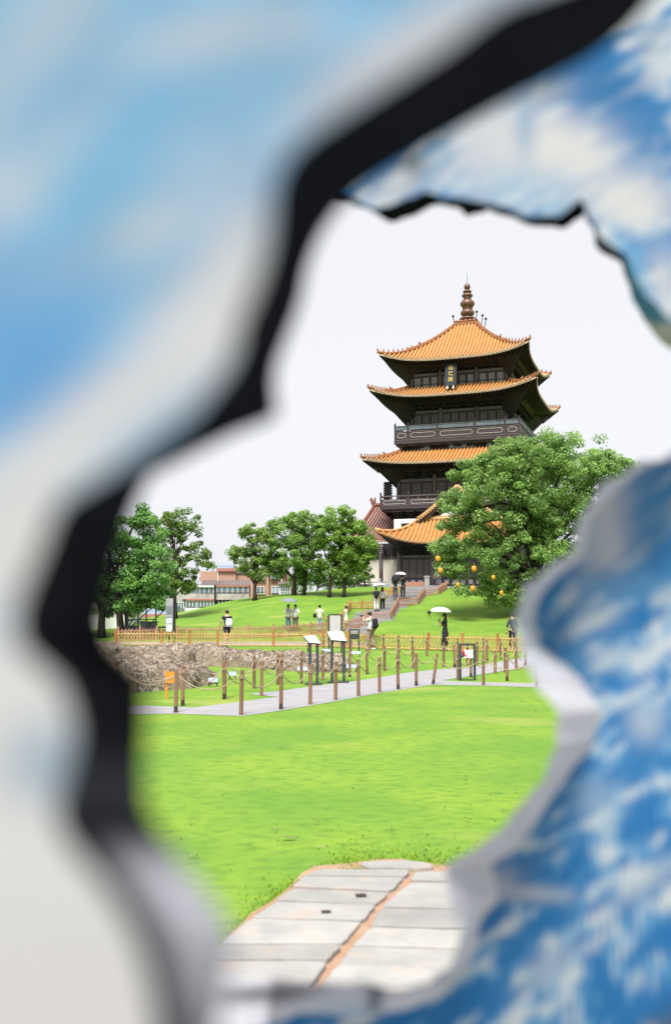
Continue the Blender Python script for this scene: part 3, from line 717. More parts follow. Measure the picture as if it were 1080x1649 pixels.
# ------------------------------------------------------------------ stone stairs and terrace furniture
st = empty('stairs', (0, 0, 0), kind='structure')
LE = [(944, 655), (950, 648), (958, 622), (963, 620), (979, 604), (984, 573), (1003, 562), (1012, 556)]
RE = [(944, 708), (957, 690), (962, 684), (972, 677), (977, 645), (990, 637), (998, 631), (1002, 600), (1012, 596)]
d = 58.5; zprev = None
while d < 91:
    xm = (600 + (d - 58) * 2.2 - 540) / F * d; z = Hf(xm, d) + .12; z = round(z / .14) * .14 + .02; y_img = proj((xm, d, z))[1]
    xl = np.interp(y_img, [a for a, b in LE], [b for a, b in LE]); xr = np.interp(y_img, [a for a, b in RE], [b for a, b in RE])
    if xr - xl > 6:
        a = at(xl, y_img, d).x; b = at(xr, y_img, d).x
        mb = MB(); mb.box(((a + b) / 2, d + .3, z - .2), (b - a, .585, .40)); mb.build('step', M['deck'], st)
    d += .6
def place(o, P, rz=0): o.location = P; o.rotation_euler = (0, 0, rz); return o
# stone balustrade in front of the white walls
bl = empty('stone_balustrade', Mx @ Vector((-9.2, -12.6, 3.62)), -.343, 'low grey stone balustrade in front of the white pagoda wall', 'balustrade')
for k in range(9):
    mb = MB(); mb.box((0, 0, .38), (.2, .2, .76)); mb.lathe([(.1, .76), (.13, .84), (.04, .95)], 8); mb.build('baluster_post', M['stone'], bl, (-3.2 + 1.05 * k, 0, 0))
    if k < 8:
        mb = MB(); mb.box((0, 0, .56), (.82, .1, .12)); mb.box((0, 0, .25), (.82, .08, .32)); mb.build('balustrade_panel', M['stone'], bl, (-2.675 + 1.05 * k, 0, 0))
for lab, px, py, w in (('low red stone kerb wall at the head of the stairs before the pagoda doors', 668, 947, 1.9), ):
    P = tp(px, 952); P = Vector((at(px, 947, 86).x, 86, 3.62))
    o = empty('red_wall', P, 0, lab, 'wall')
    for k in range(5):
        mb = MB(); mb.box((0, 0, .22), (.30, .3, .44 - .04 * (k % 2))); mb.build('stone_block', M['redstone'], o, (-.64 + .32 * k, 0, 0))
o = empty('stone_bollard', Vector((at(687, 945, 85.5).x, 85.5, 3.55)), 0, 'pale grey stone pier right of the low red wall at the top of the stairs', 'bollard')
mb = MB(); mb.box((0, 0, .45), (.42, .42, .9)); mb.build('pier_body', M['stone'], o); mb = MB(); mb.box((0, 0, .96), (.5, .5, .12)); mb.build('pier_cap', M['stone'], o)

# ------------------------------------------------------------------ bamboo fences
def fence(label, pix, h, style, post_every=1.9, flat=False, pts=None):
    if pts is None: pts = [tp(*p) for p in pix]
    base = pts[0]; root = empty('bamboo_fence', base, 0, label, 'fence', 'bamboo lattice fences along the walkways')
    sm = M['bamboo'] if style == 'y' else M['redbamboo']; pm = M['bamboopost'] if style == 'y' else M['redbamboo']
    lat = MB(); rail = [MB(), MB()]; pm_ = MB(); pm_.tube([(0, 0, -.1), (0, 0, h + .16)], .058, 8); pm_.ell((0, 0, h + .17), (.062, .062, .04), 8, 4); pmesh = pm_.mesh('fence_post', pm)
    r = random.Random(len(label))
    carry = 0
    for a, b in zip(pts[:-1], pts[1:]):
        L = (Vector((b.x, b.y, 0)) - Vector((a.x, a.y, 0))).length; n = max(1, int(round(L / .5))); prev = None
        for k in range(n + 1):
            q = a.lerp(b, k / n); q.z = Hf(q.x, q.y) + .02; q = q - base
            if prev is not None:
                for i, hz in enumerate((.06, h - .06)): rail[i].tube([prev + Vector((0, 0, hz)), q + Vector((0, 0, hz))], .028, 5)
                m = 3
                for j in range(m):
                    t0 = j / m; dt = .62
                    for sg in (1, -1):
                        lo = prev.lerp(q, t0); hi = prev.lerp(q, t0 + sg * dt); hi = hi + Vector((0, 0, h + r.uniform(-.02, .06)))
                        lo = lo + Vector((0, -.012 * sg, r.uniform(-.02, .03))); hi.y -= .012 * sg
                        if sg > 0: lat.beam(Vector((lo.x, lo.y, lo.z)), Vector((lo.x, lo.y + .01, lo.z + h + .08 + r.uniform(-.03, .05))), .026, .016)
                        lat.beam(lo, hi, .040, .016)
            prev = q
        np_ = max(1, int(round(L / post_every)))
        for k in range(np_ + (1 if b is pts[-1] else 0)):
            q = a.lerp(b, k / np_); q.z = Hf(q.x, q.y); inst(pmesh, 'fence_post', root, q - base)
    rail[0].build('lower_rail', sm, root); rail[1].build('upper_rail', sm, root)
    o = lat.build('bamboo_lattice', sm, root); o['kind'] = 'stuff'
fence('long yellow bamboo lattice fence with orange posts at the near side of the walkway', [(186, 1040), (260, 1040), (350, 1041), (440, 1041.5), (520, 1042.5), (600, 1046), (690, 1048), (860, 1052), (1000, 1056)], .62, 'y')
fence('red brown bamboo fence behind the walkway, below the grass slope with the couple', [(285, 1030), (360, 1029.5), (440, 1027.5), (500, 1023), (550, 1017), (588, 1012)], .62, 'r')
fence('short dark red fence under the big left trees beside the steel frame', [(190, 1033), (225, 1032), (252, 1031)], .6, 'r')
fence('stepped red brown bamboo fence along the right side of the stairs', [(590, 1000), (629, 999), (641, 977), (673, 974), (684, 960), (706, 958), (719, 949)], .5, 'r', 1.2)
fence('yellow bamboo fence bending round the left side of the lower stairs', [(527, 1010), (552, 1001), (564, 981), (601, 980.5)], .5, 'y', 1.3)
fence('short yellow bamboo fence left of the upper stairs behind the white umbrella', [(618, 961), (644, 958)], .5, 'y', 1.2)

# ------------------------------------------------------------------ rope posts
def post_mesh(h, seed, r0=.052):
    rr = random.Random(seed); mb = MB(); mb.cur = 0; n = 12
    lean = Vector((rr.uniform(-.02, .02), rr.uniform(-.02, .02), 0))
    pts = [Vector((0, 0, 0)), Vector((0, 0, .10)), Vector((0, 0, .12)), Vector((0, 0, h * .5)), Vector((0, 0, h - .015)), Vector((0, 0, h))]
    rad = [r0 * 1.06, r0 * 1.05, r0 * 1.04, r0, r0 * .98, r0 * .86]
    vs = []
    for p, r in zip(pts, rad):
        for j in range(n):
            a = 2 * math.pi * j / n; k = r * (1 + .05 * math.sin(3 * a + seed)); vs.append((p.x + lean.x * p.z / h + k * math.cos(a), p.y + lean.y * p.z / h + k * math.sin(a), p.z))
    for i in range(5):
        mb.cur = 1 if i < 2 and seed % 2 else 0
        mb.add([], []); k0 = 0
        mb.f += [(i * n + j, i * n + (j + 1) % n, (i + 1) * n + (j + 1) % n, (i + 1) * n + j) for j in range(n)]; mb.mi += [mb.cur] * n
    mb.v = vs; mb.f.append(tuple(5 * n + j for j in range(n))); mb.mi.append(0)
    return mb.mesh('post_shaft', [M['post'], M['postdark']], smooth=False)
ORD = ['first', 'second', 'third', 'fourth', 'fifth', 'sixth', 'seventh', 'eighth', 'ninth', 'tenth', 'eleventh', 'twelfth', 'thirteenth', 'fourteenth']
def rope_row(rowname, posts, sag=.30, group='rope posts along the paths'):
    """posts: (x, base y, top y) in the picture"""
    P = []
    for i, (x, yb, yt) in enumerate(posts):
        g = g0(x, yb); h = (yb - yt) / F * g.y * 1.0
        root = empty('rope_post', g, random.uniform(0, 6), f'{ORD[i]} rope post from the left in {rowname}', 'post', group)
        seed = int(x * 7 + yb)
        me = post_mesh(h, seed, (.037 if yb > 1085 else .042)); inst(me, 'post_shaft', root)
        if x == 697: root.rotation_euler = (0, R(7), 0)
        mb = MB()
        for k in range(3):
            z = h - .11 - .022 * k; mb.tube([(.046 * math.cos(a * math.pi / 5), .046 * math.sin(a * math.pi / 5), z + .004 * math.sin(a)) for a in range(11)], .009, 5, cap=False)
        mb.build('rope_lashing', M['rope'], root); P.append((g, h))
    for i in range(len(P) - 1):
        (a, ha), (b, hb) = P[i], P[i + 1]
        A = a + Vector((0, 0, ha - .13)); B = b + Vector((0, 0, hb - .13)); L = (B - A).length; s = min(sag * L / 1.9, .42)
        dirv = (B - A).normalized() * .06
        pts = [(A + dirv).lerp(B - dirv, k / 14) - Vector((0, 0, 4 * s * (k / 14) * (1 - k / 14))) for k in range(15)]
        c = A.copy(); mb = MB(); mb.tube([p - c for p in pts], .0115, 6)
        mb.build('rope', M['rope'], None, c, smooth=True)
        o = COL.objects[-1] if False else bpy.data.objects[[ob.name for ob in (COL.objects[-1],)][0]]
        tag(o, f'rope from {ORD[i]} to {ORD[i+1]} post in {rowname}', 'rope', 'ropes slung between the posts')
front = [(188, 1143, 1066), (283, 1148, 1080), (388, 1152, 1081), (452, 1143, 1078), (499, 1135, 1072), (540, 1128, 1067), (577, 1121.5, 1063), (611, 1115.5, 1060), (641, 1110.5, 1056), (670, 1105, 1053), (697, 1102, 1053), (778, 1104, 1056), (864, 1106, 1056)]
rope_row('the front row nearest the lawn', front, .34)
rope_row('the long row behind the path', [(186, 1140, 1068), (294, 1137, 1073), (361, 1126.5, 1068), (409, 1109, 1057), (447, 1103, 1054), (485, 1101, 1052), (520, 1096, 1048), (563, 1090.5, 1046), (591, 1086, 1045), (619, 1081, 1041), (641, 1079, 1040), (665, 1077, 1042)], .34)
rope_row('the short row by the small grass strip', [(361.5, 1124, 1064), (421, 1121, 1066), (452.5, 1112, 1054)], .3)
rope_row('the near row of the right branch path', [(737, 1095, 1054), (758, 1091, 1053), (797, 1085, 1048), (813, 1083, 1044), (831, 1079, 1040), (846, 1073, 1038)], .34)
rope_row('the row on the right grass triangle', [(816, 1097, 1054), (900, 1092, 1050)], .34)
rope_row('the far row of the right branch path', [(714, 1074, 1036), (732, 1075, 1039), (752, 1072, 1036), (768, 1070, 1034), (784, 1067, 1031), (806, 1062, 1029), (830, 1058, 1027)], .34)
rope_row('the farthest row beside the bamboo fence', [(496, 1049, 1026), (521, 1049, 1025), (565, 1050, 1026), (594, 1052, 1025), (617, 1053, 1022), (641, 1055, 1024), (664, 1056, 1026), (687, 1057, 1027), (737, 1061, 1028), (778, 1062, 1028)], .3)

# ------------------------------------------------------------------ straw-covered mounds
def mound(label, path, name='straw_mound', nst=5000, seed=3):
    """path: (picture x, picture base y, height m, halfwidth m)"""
    pts = [(g0(x, yb) + Vector((0, hw, 0)), h, hw) for x, yb, h, hw in path]
    base = pts[0][0]; n = 60; m = 18; vs = []; rr = random.Random(seed)
    ts = np.linspace(0, len(pts) - 1, n); ring = []
    for t in ts:
        i = min(int(t), len(pts) - 2); f = t - i
        c = pts[i][0].lerp(pts[i + 1][0], f); h = pts[i][1] * (1 - f) + pts[i + 1][1] * f; w = pts[i][2] * (1 - f) + pts[i + 1][2] * f
        dv = (pts[i + 1][0] - pts[i][0]).normalized(); side = Vector((-dv.y, dv.x, 0))
        e = min(1, min(t, len(pts) - 1 - t) * 2.2 + .12) ** .5
        for j in range(m + 1):
            a = math.pi * j / m; x = -math.cos(a); z = math.sin(a) ** .62
            p = c - base + side * (-x) * w * (.6 + .4 * e); p.z = z * h * e
            q = p + base; nz = noise.fractal(q * 1.3, 1, 2, 4) * .15 + noise.fractal(q * 5, 1, 2, 3) * .07
            if j not in (0, m): p = p + Vector((0, 0, nz * e)) + side * nz * .5 * (-x)
            else: p.z = -.05
            vs.append(p)
    fs = [(i * (m + 1) + j, (i + 1) * (m + 1) + j, (i + 1) * (m + 1) + j + 1, i * (m + 1) + j + 1) for i in range(n - 1) for j in range(m)]
    root = empty(name, base, 0, label, 'straw mound')
    mb = MB(); mb.add(vs, fs); o = mb.build('straw_bed', M['straw'], root, smooth=True)
    V = np.array([tuple(v) for v in vs]).reshape(n, m + 1, 3)
    r = np.random.default_rng(seed); ii = r.integers(0, n - 1, nst); jj = r.integers(0, m, nst); a, b = r.random(nst)[:, None], r.random(nst)[:, None]
    P = V[ii, jj] * (1 - a) * (1 - b) + V[ii + 1, jj] * a * (1 - b) + V[ii, jj + 1] * (1 - a) * b + V[ii + 1, jj + 1] * a * b
    D = V[ii, jj + 1] - V[ii, jj]; D2 = V[ii + 1, jj] - V[ii, jj]; N = np.cross(D2, D); N /= np.linalg.norm(N, axis=1)[:, None] + 1e-6; N *= np.where(N[:, 2:3] < 0, -1, 1)
    T = r.normal(0, 1, (nst, 3)) + D / (np.linalg.norm(D, axis=1)[:, None] + 1e-6) * 1.2; T -= N * (T * N).sum(1)[:, None] * .8; T /= np.linalg.norm(T, axis=1)[:, None]
    Ln = r.uniform(.06, .19, nst)[:, None]; S = np.cross(N, T) * r.uniform(.004, .008, nst)[:, None]
    B0 = P + N * .012 - T * Ln / 2; E = P + N * r.uniform(.01, .06, nst)[:, None] + T * Ln / 2
    Q = np.stack([B0 - S, B0 + S, E + S, E - S], 1).reshape(-1, 3)
    k = r.random(nst)[:, None] ** 1.5; c = (1 - k) * np.array([.17, .125, .095]) + k * np.array([.64, .56, .46])
    me = np_mesh('straw', Q, 4, c, M['strawv']); s = bpy.data.objects.new('straw', me); link(s, root); s['kind'] = 'stuff'
M['strawv'] = vmat('loose_straw', .9, .1, .1)
mound('long straw covered earth wall behind the lawn, left of the signs', [(120, 1084, .45, .7), (215, 1080, .45, .7), (262, 1077, .62, .7), (300, 1073, .66, .55), (375, 1074, .58, .45), (425, 1077, .34, .4), (500, 1083, .28, .4), (555, 1083, .2, .3)], nst=15000, seed=1)
mound('rounded dark straw heap in front, beside the small orange board', [(110, 1122, .7, .9), (185, 1116, .68, .8), (250, 1112, .70, .8), (295, 1106, .5, .6), (325, 1100, .2, .4)], nst=11000, seed=2)
mound('low far straw mound behind the two slanted signs', [(405, 1067, .2, .5), (465, 1070, .36, .6), (520, 1073, .30, .6), (556, 1076, .18, .5)], nst=6000, seed=4)
mound('narrow straw ridge at the back left under the trees', [(110, 1066, .5, .6), (180, 1064, .55, .6), (250, 1060, .42, .6), (290, 1056, .2, .4)], nst=5000, seed=5)

# ------------------------------------------------------------------ signs
def lectern(label, xl, xr, yb, ytop_f, ytop_b, skew, tag_):
    g = g0((xl + xr) / 2, yb); s = g.y / F; w = (xr - xl) * s; h = (yb - ytop_f) * s; hb = (yb - ytop_b) * s
    root = empty('information_lectern', g, 0, label, 'sign')
    for x in (-w / 2, w / 2):
        mb = MB(); mb.box((x, 0, h / 2), (.07, .05, h)); mb.build('leg', M['metal'], root)
    mb = MB(); mb.box((0, .02, .02), (w + .25, .22, .04)); mb.build('base_plate', M['metal'], root)
    a = [Vector((-w / 2 - .09 + skew, .33, hb)), Vector((w / 2 - .02 + skew * .4, .33, hb + .02)), Vector((w / 2 + .09, -.08, h - .02)), Vector((-w / 2 - .03, -.08, h + .01))]
    nrm = (a[1] - a[0]).cross(a[3] - a[0]).normalized(); nrm = nrm if nrm.z > 0 else -nrm
    mb = MB(); mb.add([p for p in a] + [p - nrm * .035 for p in a], [(0, 1, 2, 3), (7, 6, 5, 4), (0, 4, 5, 1), (1, 5, 6, 2), (2, 6, 7, 3), (3, 7, 4, 0)]); mb.build('backing_tray', M['metal'], root)
    c = sum(a, Vector()) / 4; q = [c.lerp(p, .94) + nrm * .004 for p in a]; q = q + [p + nrm * .006 for p in q]
    mb = MB(); mb.add(q, [(3, 2, 1, 0), (4, 5, 6, 7), (0, 4, 5, 1), (1, 5, 6, 2), (2, 6, 7, 3), (3, 7, 4, 0)]); mb.build('printed_panel', M['panel'], root)
    mb = MB()
    for k in range(4):
        f = .3 + .12 * k; l = q[4].lerp(q[7], f).lerp(q[5].lerp(q[6], f), .25); r = q[4].lerp(q[7], f).lerp(q[5].lerp(q[6], f), .55 if k else .72); mb.beam(l + nrm * .003, r + nrm * .003, .012, .004)
    mb.build('print_lines', M['ink'], root)
lectern('smaller white slanted information panel on two dark posts, left of the big one', 499, 510.5, 1103, 1037, 1027, -.10, 's')
lectern('larger white slanted information panel on two dark posts beside the path', 534.5, 553.5, 1100, 1033, 1020, -.05, 'l')
def framed(label, x0, x1, y0, y1, yb, ypan, mat_panel, deco=None, d=None):
    g = g0((x0 + x1) / 2, yb) if d is None else Vector((at((x0 + x1) / 2, yb, d).x, d, 0)); s = g.y / F; w = (x1 - x0) * s
    z = lambda y: (yb - y) * s
    root = empty('framed_sign', g, 0, label, 'sign')
    for x in (-w / 2, w / 2):
        mb = MB(); mb.box((x, 0, z(y0) / 2), (.065, .06, z(y0))); mb.build('frame_post', M['metal'], root)
    mb = MB(); mb.box((0, 0, z(y0) - .02), (w - .065, .06, .05)); mb.build('top_bar', M['metal'], root)
    if deco != 'nobottom':
        mb = MB(); mb.box((0, 0, z(y1)), (w - .065, .05, .05)); mb.build('bottom_bar', M['metal'], root)
    p0, p1 = ypan; mb = MB(); mb.box((0, 0, (z(p0) + z(p1)) / 2), (w - .07, .035, z(p0) - z(p1))); mb.build('sign_panel', mat_panel, root)
    if deco == 'crab':
        zc = (z(p0) + z(p1)) / 2
        mb = MB(); mb.ell((-w * .30, -.022, zc + .04), (.05, .005, .07), 10, 6); mb.ell((-w * .18, -.022, zc - .05), (.08, .005, .025), 8, 6); mb.build('red_mark', M['red'], root)
        mb = MB(); mb.ell((-w * .34, -.024, zc - .06), (.035, .005, .035), 8, 6); mb.ell((-w * .26, -.026, zc + .0), (.05, .004, .02), 8, 6); mb.build('black_mark', M['black'], root)
        mb = MB()
        for k in range(4):
            x = w * .12 + k * .055; mb.box((x, -.021, zc + .05), (.04, .006, .012)); mb.box((x, -.021, zc + .02), (.012, .006, .06)); mb.box((x, -.021, zc - .005), (.035, .006, .01))
        mb.build('lettering', M['ink'], root)
framed('dark metal frame with a white notice bearing a red and black mark', 741, 764, 1038, 1096, 1096, (1048, 1060), M['panel'], 'crab')
framed('tall dark framed print panel standing behind the larger slanted sign', 529.5, 549.5, 990, 1025, 1052, (992.5, 1018), M['greyprint'])
framed('small dark frame with a black plate beside the man taking a photo', 563, 577.5, 1014, 1030, 1052, (1021.5, 1030), M['metal'], 'nobottom')
# low plaques in the grass
for lab, x, yb, w in (('green and blue low box plaque beside the dark straw heap', 343, 1106, 15), ('low pale blue plaque between the two rope posts left of the path', 374, 1095, 12),
                      ('low plaque in the grass under the smaller slanted sign', 487, 1086, 16), ('low blue plaque just behind the larger slanted sign', 525, 1054, 15), ('second low plaque below the blue one by the larger sign', 530, 1064, 9),
                      ('pale plaque in the grass near the far rope posts', 573, 1058, 15), ('low plaque right of the larger slanted sign', 566, 1082, 17)):
    g = g0(x, yb); s = g.y / F; ww = w * s
    root = empty('ground_plaque', g, 0, lab, 'plaque')
    mb = MB(); mb.box((-ww * .4, 0, .08), (.03, .03, .16)); mb.build('stake', M['metal'], root); mb = MB(); mb.box((ww * .4, 0, .08), (.03, .03, .16)); mb.build('stake', M['metal'], root)
    mb = MB(); mb.box((0, 0, .16), (ww, .02, .13), mtx=Matrix.Rotation(R(-35), 3, 'X')); mb.build('plaque_plate', M['blueplaque'], root)
g = g0(271, 1126); s = g.y / F
o = empty('orange_board', g, 0, 'small orange board on an orange stake in front of the straw heap', 'sign')
mb = MB(); mb.box((-.04, 0, .30), (.05, .03, .60)); mb.build('stake', M['orange'], o); mb = MB(); mb.box((.03, -.03, .46), (.20, .02, .24)); mb.build('board', M['orange'], o)
# small floodlight on the slope
P = tp(691, 993); o = empty('floodlight', P, R(30), 'small black floodlight standing on the grass slope left of the woman in black', 'floodlight')
mb = MB(); mb.box((0, 0, .12), (.03, .03, .24)); mb.build('stake', M['black'], o); mb = MB(); mb.box((0, 0, .28), (.16, .12, .22), mtx=Matrix.Rotation(R(35), 3, 'Y')); mb.build('lamp_head', M['black'], o)
# fallen leaves and scraps
for lab, x, y, w, c in (('long tan dry leaf lying on the near lawn', 465, 1348, .17, (.45, .33, .20)), ('small white scrap on the middle of the lawn', 647, 1197, .06, (.7, .7, .66)), ('brown dry leaf on the right of the near lawn', 752, 1318, .08, (.38, .25, .14)),
                       ('small pale leaf above the tan leaf on the lawn', 443, 1336, .05, (.5, .45, .3)), ('pale dry leaf near the left rim of the lawn', 310, 1376, .09, (.42, .30, .2)), ('thin straw piece on the left lawn', 452, 1204, .1, (.5, .45, .3)),
                       ('pale leaf in the middle of the near lawn', 509, 1323, .07, (.5, .46, .36)), ('small light leaf at the centre of the lawn', 568, 1270, .05, (.6, .55, .4)), ('tiny leaf on the lawn right of centre', 750, 1257, .04, (.55, .35, .2)), ('pale leaf on the far right lawn', 862, 1143, .09, (.55, .5, .4))):
    g = g0(x, y, .035); mb = MB()
    out = [Vector((w * (-.5 + i / 6), w * .16 * math.sin(math.pi * i / 6), .01 * math.sin(i))) for i in range(7)]; out2 = [Vector((p.x, -p.y - .002, p.z + .006)) for p in out]
    mb.add(out + out2 + [p - Vector((0, 0, .004)) for p in out + out2], [(i, i + 1, 8 + i, 7 + i) for i in range(6)] + [(14 + i, 21 + i, 22 + i, 15 + i) for i in range(6)])
    o = mb.build('fallen_leaf', cloth('leaf_%d' % int(w * 1000 + x), c), None, g, (0, 0, random.uniform(-.4, .4))); tag(o, lab, 'leaf', 'scraps scattered on the lawn')

# ------------------------------------------------------------------ TREES
def leaves(centers, rads, per, size, colA, colB, r, up=.95):
    """clumps of leaves: centers (n,3), rads (n,)"""
    n = len(centers); N = n * per
    D = r.normal(0, 1, (N, 3)); D /= np.linalg.norm(D, axis=1)[:, None]
    rad = np.repeat(rads, per) * r.uniform(.35, 1.05, N) ** .6
    D[:, 2] *= .72
    P = np.repeat(centers, per, axis=0) + D * rad[:, None]
    Nn = D + r.normal(0, .55, (N, 3)); Nn[:, 2] += up; Nn /= np.linalg.norm(Nn, axis=1)[:, None]
    T = r.normal(0, 1, (N, 3)); T -= Nn * (T * Nn).sum(1)[:, None]; T /= np.linalg.norm(T, axis=1)[:, None] + 1e-6; S = np.cross(Nn, T)
    s = size * r.uniform(.6, 1.3, N)[:, None]
    V = np.stack([P - T * s * .5, P + S * s * .30, P + T * s * .55 - Nn * s * .1, P - S * s * .30], 1).reshape(-1, 3)
    k = np.clip(np.repeat(r.random(n), per) * .55 + r.normal(.22, .22, N) + .15 * D[:, 2], 0, 1)[:, None]  # upper leaves of each clump coloured paler, like light from above
    C = (1 - k) * np.array(colA) + k * np.array(colB)
    return V, C
def tree(name, label, Y, trunk, crown, clumps, per, size, colA, colB, seed, lr=.55, depth=.9, nbr=26, group='broad-leaved park trees', trunks=None, tr=.22, cat='tree'):
    """crown: (px, py, rx px, ry px) ellipses in the picture at distance Y; trunk: (px, py) foot"""
    r = np.random.default_rng(seed); s = Y / F
    gx = at(trunk[0], trunk[1], Y).x; gz = min(Hf(gx, Y), at(trunk[0], trunk[1], Y).z + .6); base = Vector((gx, Y, gz - .05))
    E = [(at(px, py, Y) - base, rx * s, ry * s) for px, py, rx, ry in crown]
    w = np.array([e[1] * e[2] for e in E]); w = w / w.sum()
    idx = r.choice(len(E), clumps, p=w); C = np.zeros((clumps, 3)); 
    D = r.normal(0, 1, (clumps, 3)); D /= np.linalg.norm(D, axis=1)[:, None]; f = r.uniform(.15, 1, clumps) ** .38
    for i in range(clumps):
        e = E[idx[i]]; a = D[i] * f[i]; C[i] = (e[0].x + a[0] * max(.1, e[1] - lr * .5), e[0].y + a[1] * e[1] * depth, e[0].z + a[2] * max(.1, e[2] - lr * .5))
    if clumps > 1000:
        ok_ = [noise.noise((c[0] * .42, c[1] * .42 + 3, c[2] * .42)) > -.24 for c in C]; C = C[np.array(ok_)]; clumps = len(C)
    rads = r.uniform(.65, 1.25, clumps) * lr
    V, Cc = leaves(C, rads, per, size, colA, colB, r)
    root = empty(name, base, 0, label, cat, group)
    me = np_mesh('crown', V, 4, Cc, M['leaf']); o = bpy.data.objects.new('crown', me); link(o, root)
    mb = MB(); cz = sum(e[0].z * w[i] for i, e in enumerate(E)); cx = sum(e[0].x * w[i] for i, e in enumerate(E))
    bot = min(e[0].z - e[2] for e in E)
    tops = []
    for ti, (ox, kx) in enumerate(trunks or [(0, 0)]):
        pts = []
        for k in range(7):
            t = k / 6; pts.append(Vector((ox + kx * t + (cx - ox - kx) * t ** 2 * .8 + .08 * math.sin(3 * t + seed + ti), .1 * math.sin(2.2 * t + seed), t * (cz * 1.02) - .1)))
        mb.tube(pts, [tr * (1.35 if k == 0 else 1.05 - .11 * k) for k in range(7)], 8); tops.append(pts)
    for k in range(min(nbr, clumps)):
        c = Vector(C[k]); pts = tops[k % len(tops)]; a = pts[2 + k % 5]; 
        if c.z < a.z - .5: a = pts[2]
        m = a.lerp(c, .5) + Vector((0, 0, .12 * (c - a).length)); rr = tr * .36
        mb.tube([a, a.lerp(m, .6), m, m.lerp(c, .6) + Vector((0, 0, .05)), c], [rr, rr * .8, rr * .6, rr * .4, rr * .15], 5)
    mb.build('trunk', M['bark'], root, smooth=True)
    return root
GA, GB = (.10, .20, .05), (.36, .52, .12)
tree('camphor_tree', 'huge spreading green tree hung with yellow lanterns, right of the pagoda', 66, (868, 1000),
     [(740, 870, 52, 62), (810, 800, 105, 85), (900, 770, 95, 70), (870, 730, 100, 42), (780, 760, 50, 40), (835, 900, 95, 70), (770, 930, 60, 42), (810, 955, 36, 32), (950, 760, 55, 50), (930, 860, 90, 80), (722, 905, 28, 30), (990, 755, 42, 26), (820, 715, 32, 28), (740, 820, 40, 40), (714, 890, 28, 40), (955, 722, 36, 30), (1015, 756, 34, 22), (765, 735, 26, 22), (850, 830, 70, 50), (900, 860, 70, 60)],
     1400, 140, .16, (.10, .20, .055), (.37, .55, .15), 11, lr=.52, nbr=50, group=None, tr=.42)
tree('shade_tree', 'big dark green tree at the far left beside the black board edge', 58, (193, 1022), [(215, 870, 55, 60), (235, 920, 58, 60), (200, 945, 60, 55), (255, 965, 36, 30), (160, 900, 60, 70), (228, 840, 26, 30), (190, 975, 50, 24), (100, 900, 60, 80)], 250, 170, .17, (.05, .15, .03), (.29, .54, .13), 21, lr=.5, trunks=[(0, 0), (-1.1, .1)], tr=.24)
tree('shade_tree', 'tall olive green tree with loose crown, just right of the dark left tree', 72, (282, 1000), [(292, 835, 32, 26), (305, 870, 30, 32), (275, 850, 30, 38), (318, 905, 30, 20), (335, 888, 16, 10), (290, 925, 34, 30), (303, 948, 20, 16), (262, 900, 40, 40)], 130, 100, .17, (.060, .135, .020), (.22, .34, .05), 22, lr=.42, tr=.17)
tree('shade_tree', 'small tree with leaning fork trunk before the brick house, leftmost of the hill row', 80, (412, 968), [(402, 862, 24, 24), (392, 900, 28, 26), (425, 880, 24, 36), (380, 890, 16, 14), (440, 912, 22, 16), (415, 925, 26, 12)], 120, 110, .17, GA, (.36, .50, .12), 23, lr=.42, tr=.17)
tree('shade_tree', 'dense double trunk tree in the middle of the hill row', 80, (478, 957), [(455, 860, 38, 32), (490, 845, 36, 28), (478, 890, 52, 36), (520, 855, 22, 30), (445, 900, 28, 22), (500, 915, 30, 22), (470, 925, 30, 14)], 230, 130, .17, GA, (.36, .56, .12), 24, lr=.45, trunks=[(-.15, -.1), (.55, .3)], tr=.17)
tree('shade_tree', 'bright green tree with two thin trunks, rightmost of the hill row beside the pagoda', 79, (540, 953), [(548, 835, 30, 26), (530, 860, 32, 36), (570, 870, 36, 34), (590, 885, 22, 22), (555, 905, 42, 26), (525, 900, 22, 22), (575, 900, 30, 18), (580, 848, 16, 16)], 230, 130, .17, (.06, .16, .02), (.38, .58, .10), 25, lr=.45, trunks=[(-.5, -.2), (.6, .2)], tr=.15)
tree('shrub', 'dark leafy bushes seen between the trunks of the hill row trees', 90, (510, 952), [(500, 925, 30, 24), (530, 930, 26, 20), (480, 935, 20, 16), (550, 935, 22, 16)], 70, 90, .2, (.05, .12, .025), (.17, .30, .055), 31, lr=.6, nbr=8, group=None, tr=.08, cat='bush')
tree('shrub', 'light green bush left of the white pagoda wall', 92, (588, 950), [(585, 925, 18, 18), (560, 935, 22, 14), (572, 915, 12, 14)], 40, 90, .2, (.06, .14, .02), (.20, .34, .05), 32, lr=.5, nbr=6, group=None, tr=.08, cat='bush')
tree('shade_tree', 'distant dark tree closing the view left of the white house', 85, (60, 1010), [(60, 930, 60, 60), (130, 950, 60, 45), (170, 930, 30, 40)], 90, 90, .26, GA, (.09, .2, .03), 33, lr=.8, tr=.2)
# far tree belt that closes the flat ground behind
r = np.random.default_rng(5)
n = 420; X = r.uniform(-190, 260, n); Yb = r.uniform(190, 240, n); Z = r.uniform(0, 7.5, n)
V, Cc = leaves(np.stack([X, Yb, Z], -1), r.uniform(2, 3.6, n), 90, .9, GA, (.10, .2, .04), r)
o = link(bpy.data.objects.new('far_woodland', np_mesh('far_woodland', V, 4, Cc, M['leaf']))); tag(o, 'far belt of trees behind the houses', 'woodland', kind='stuff')

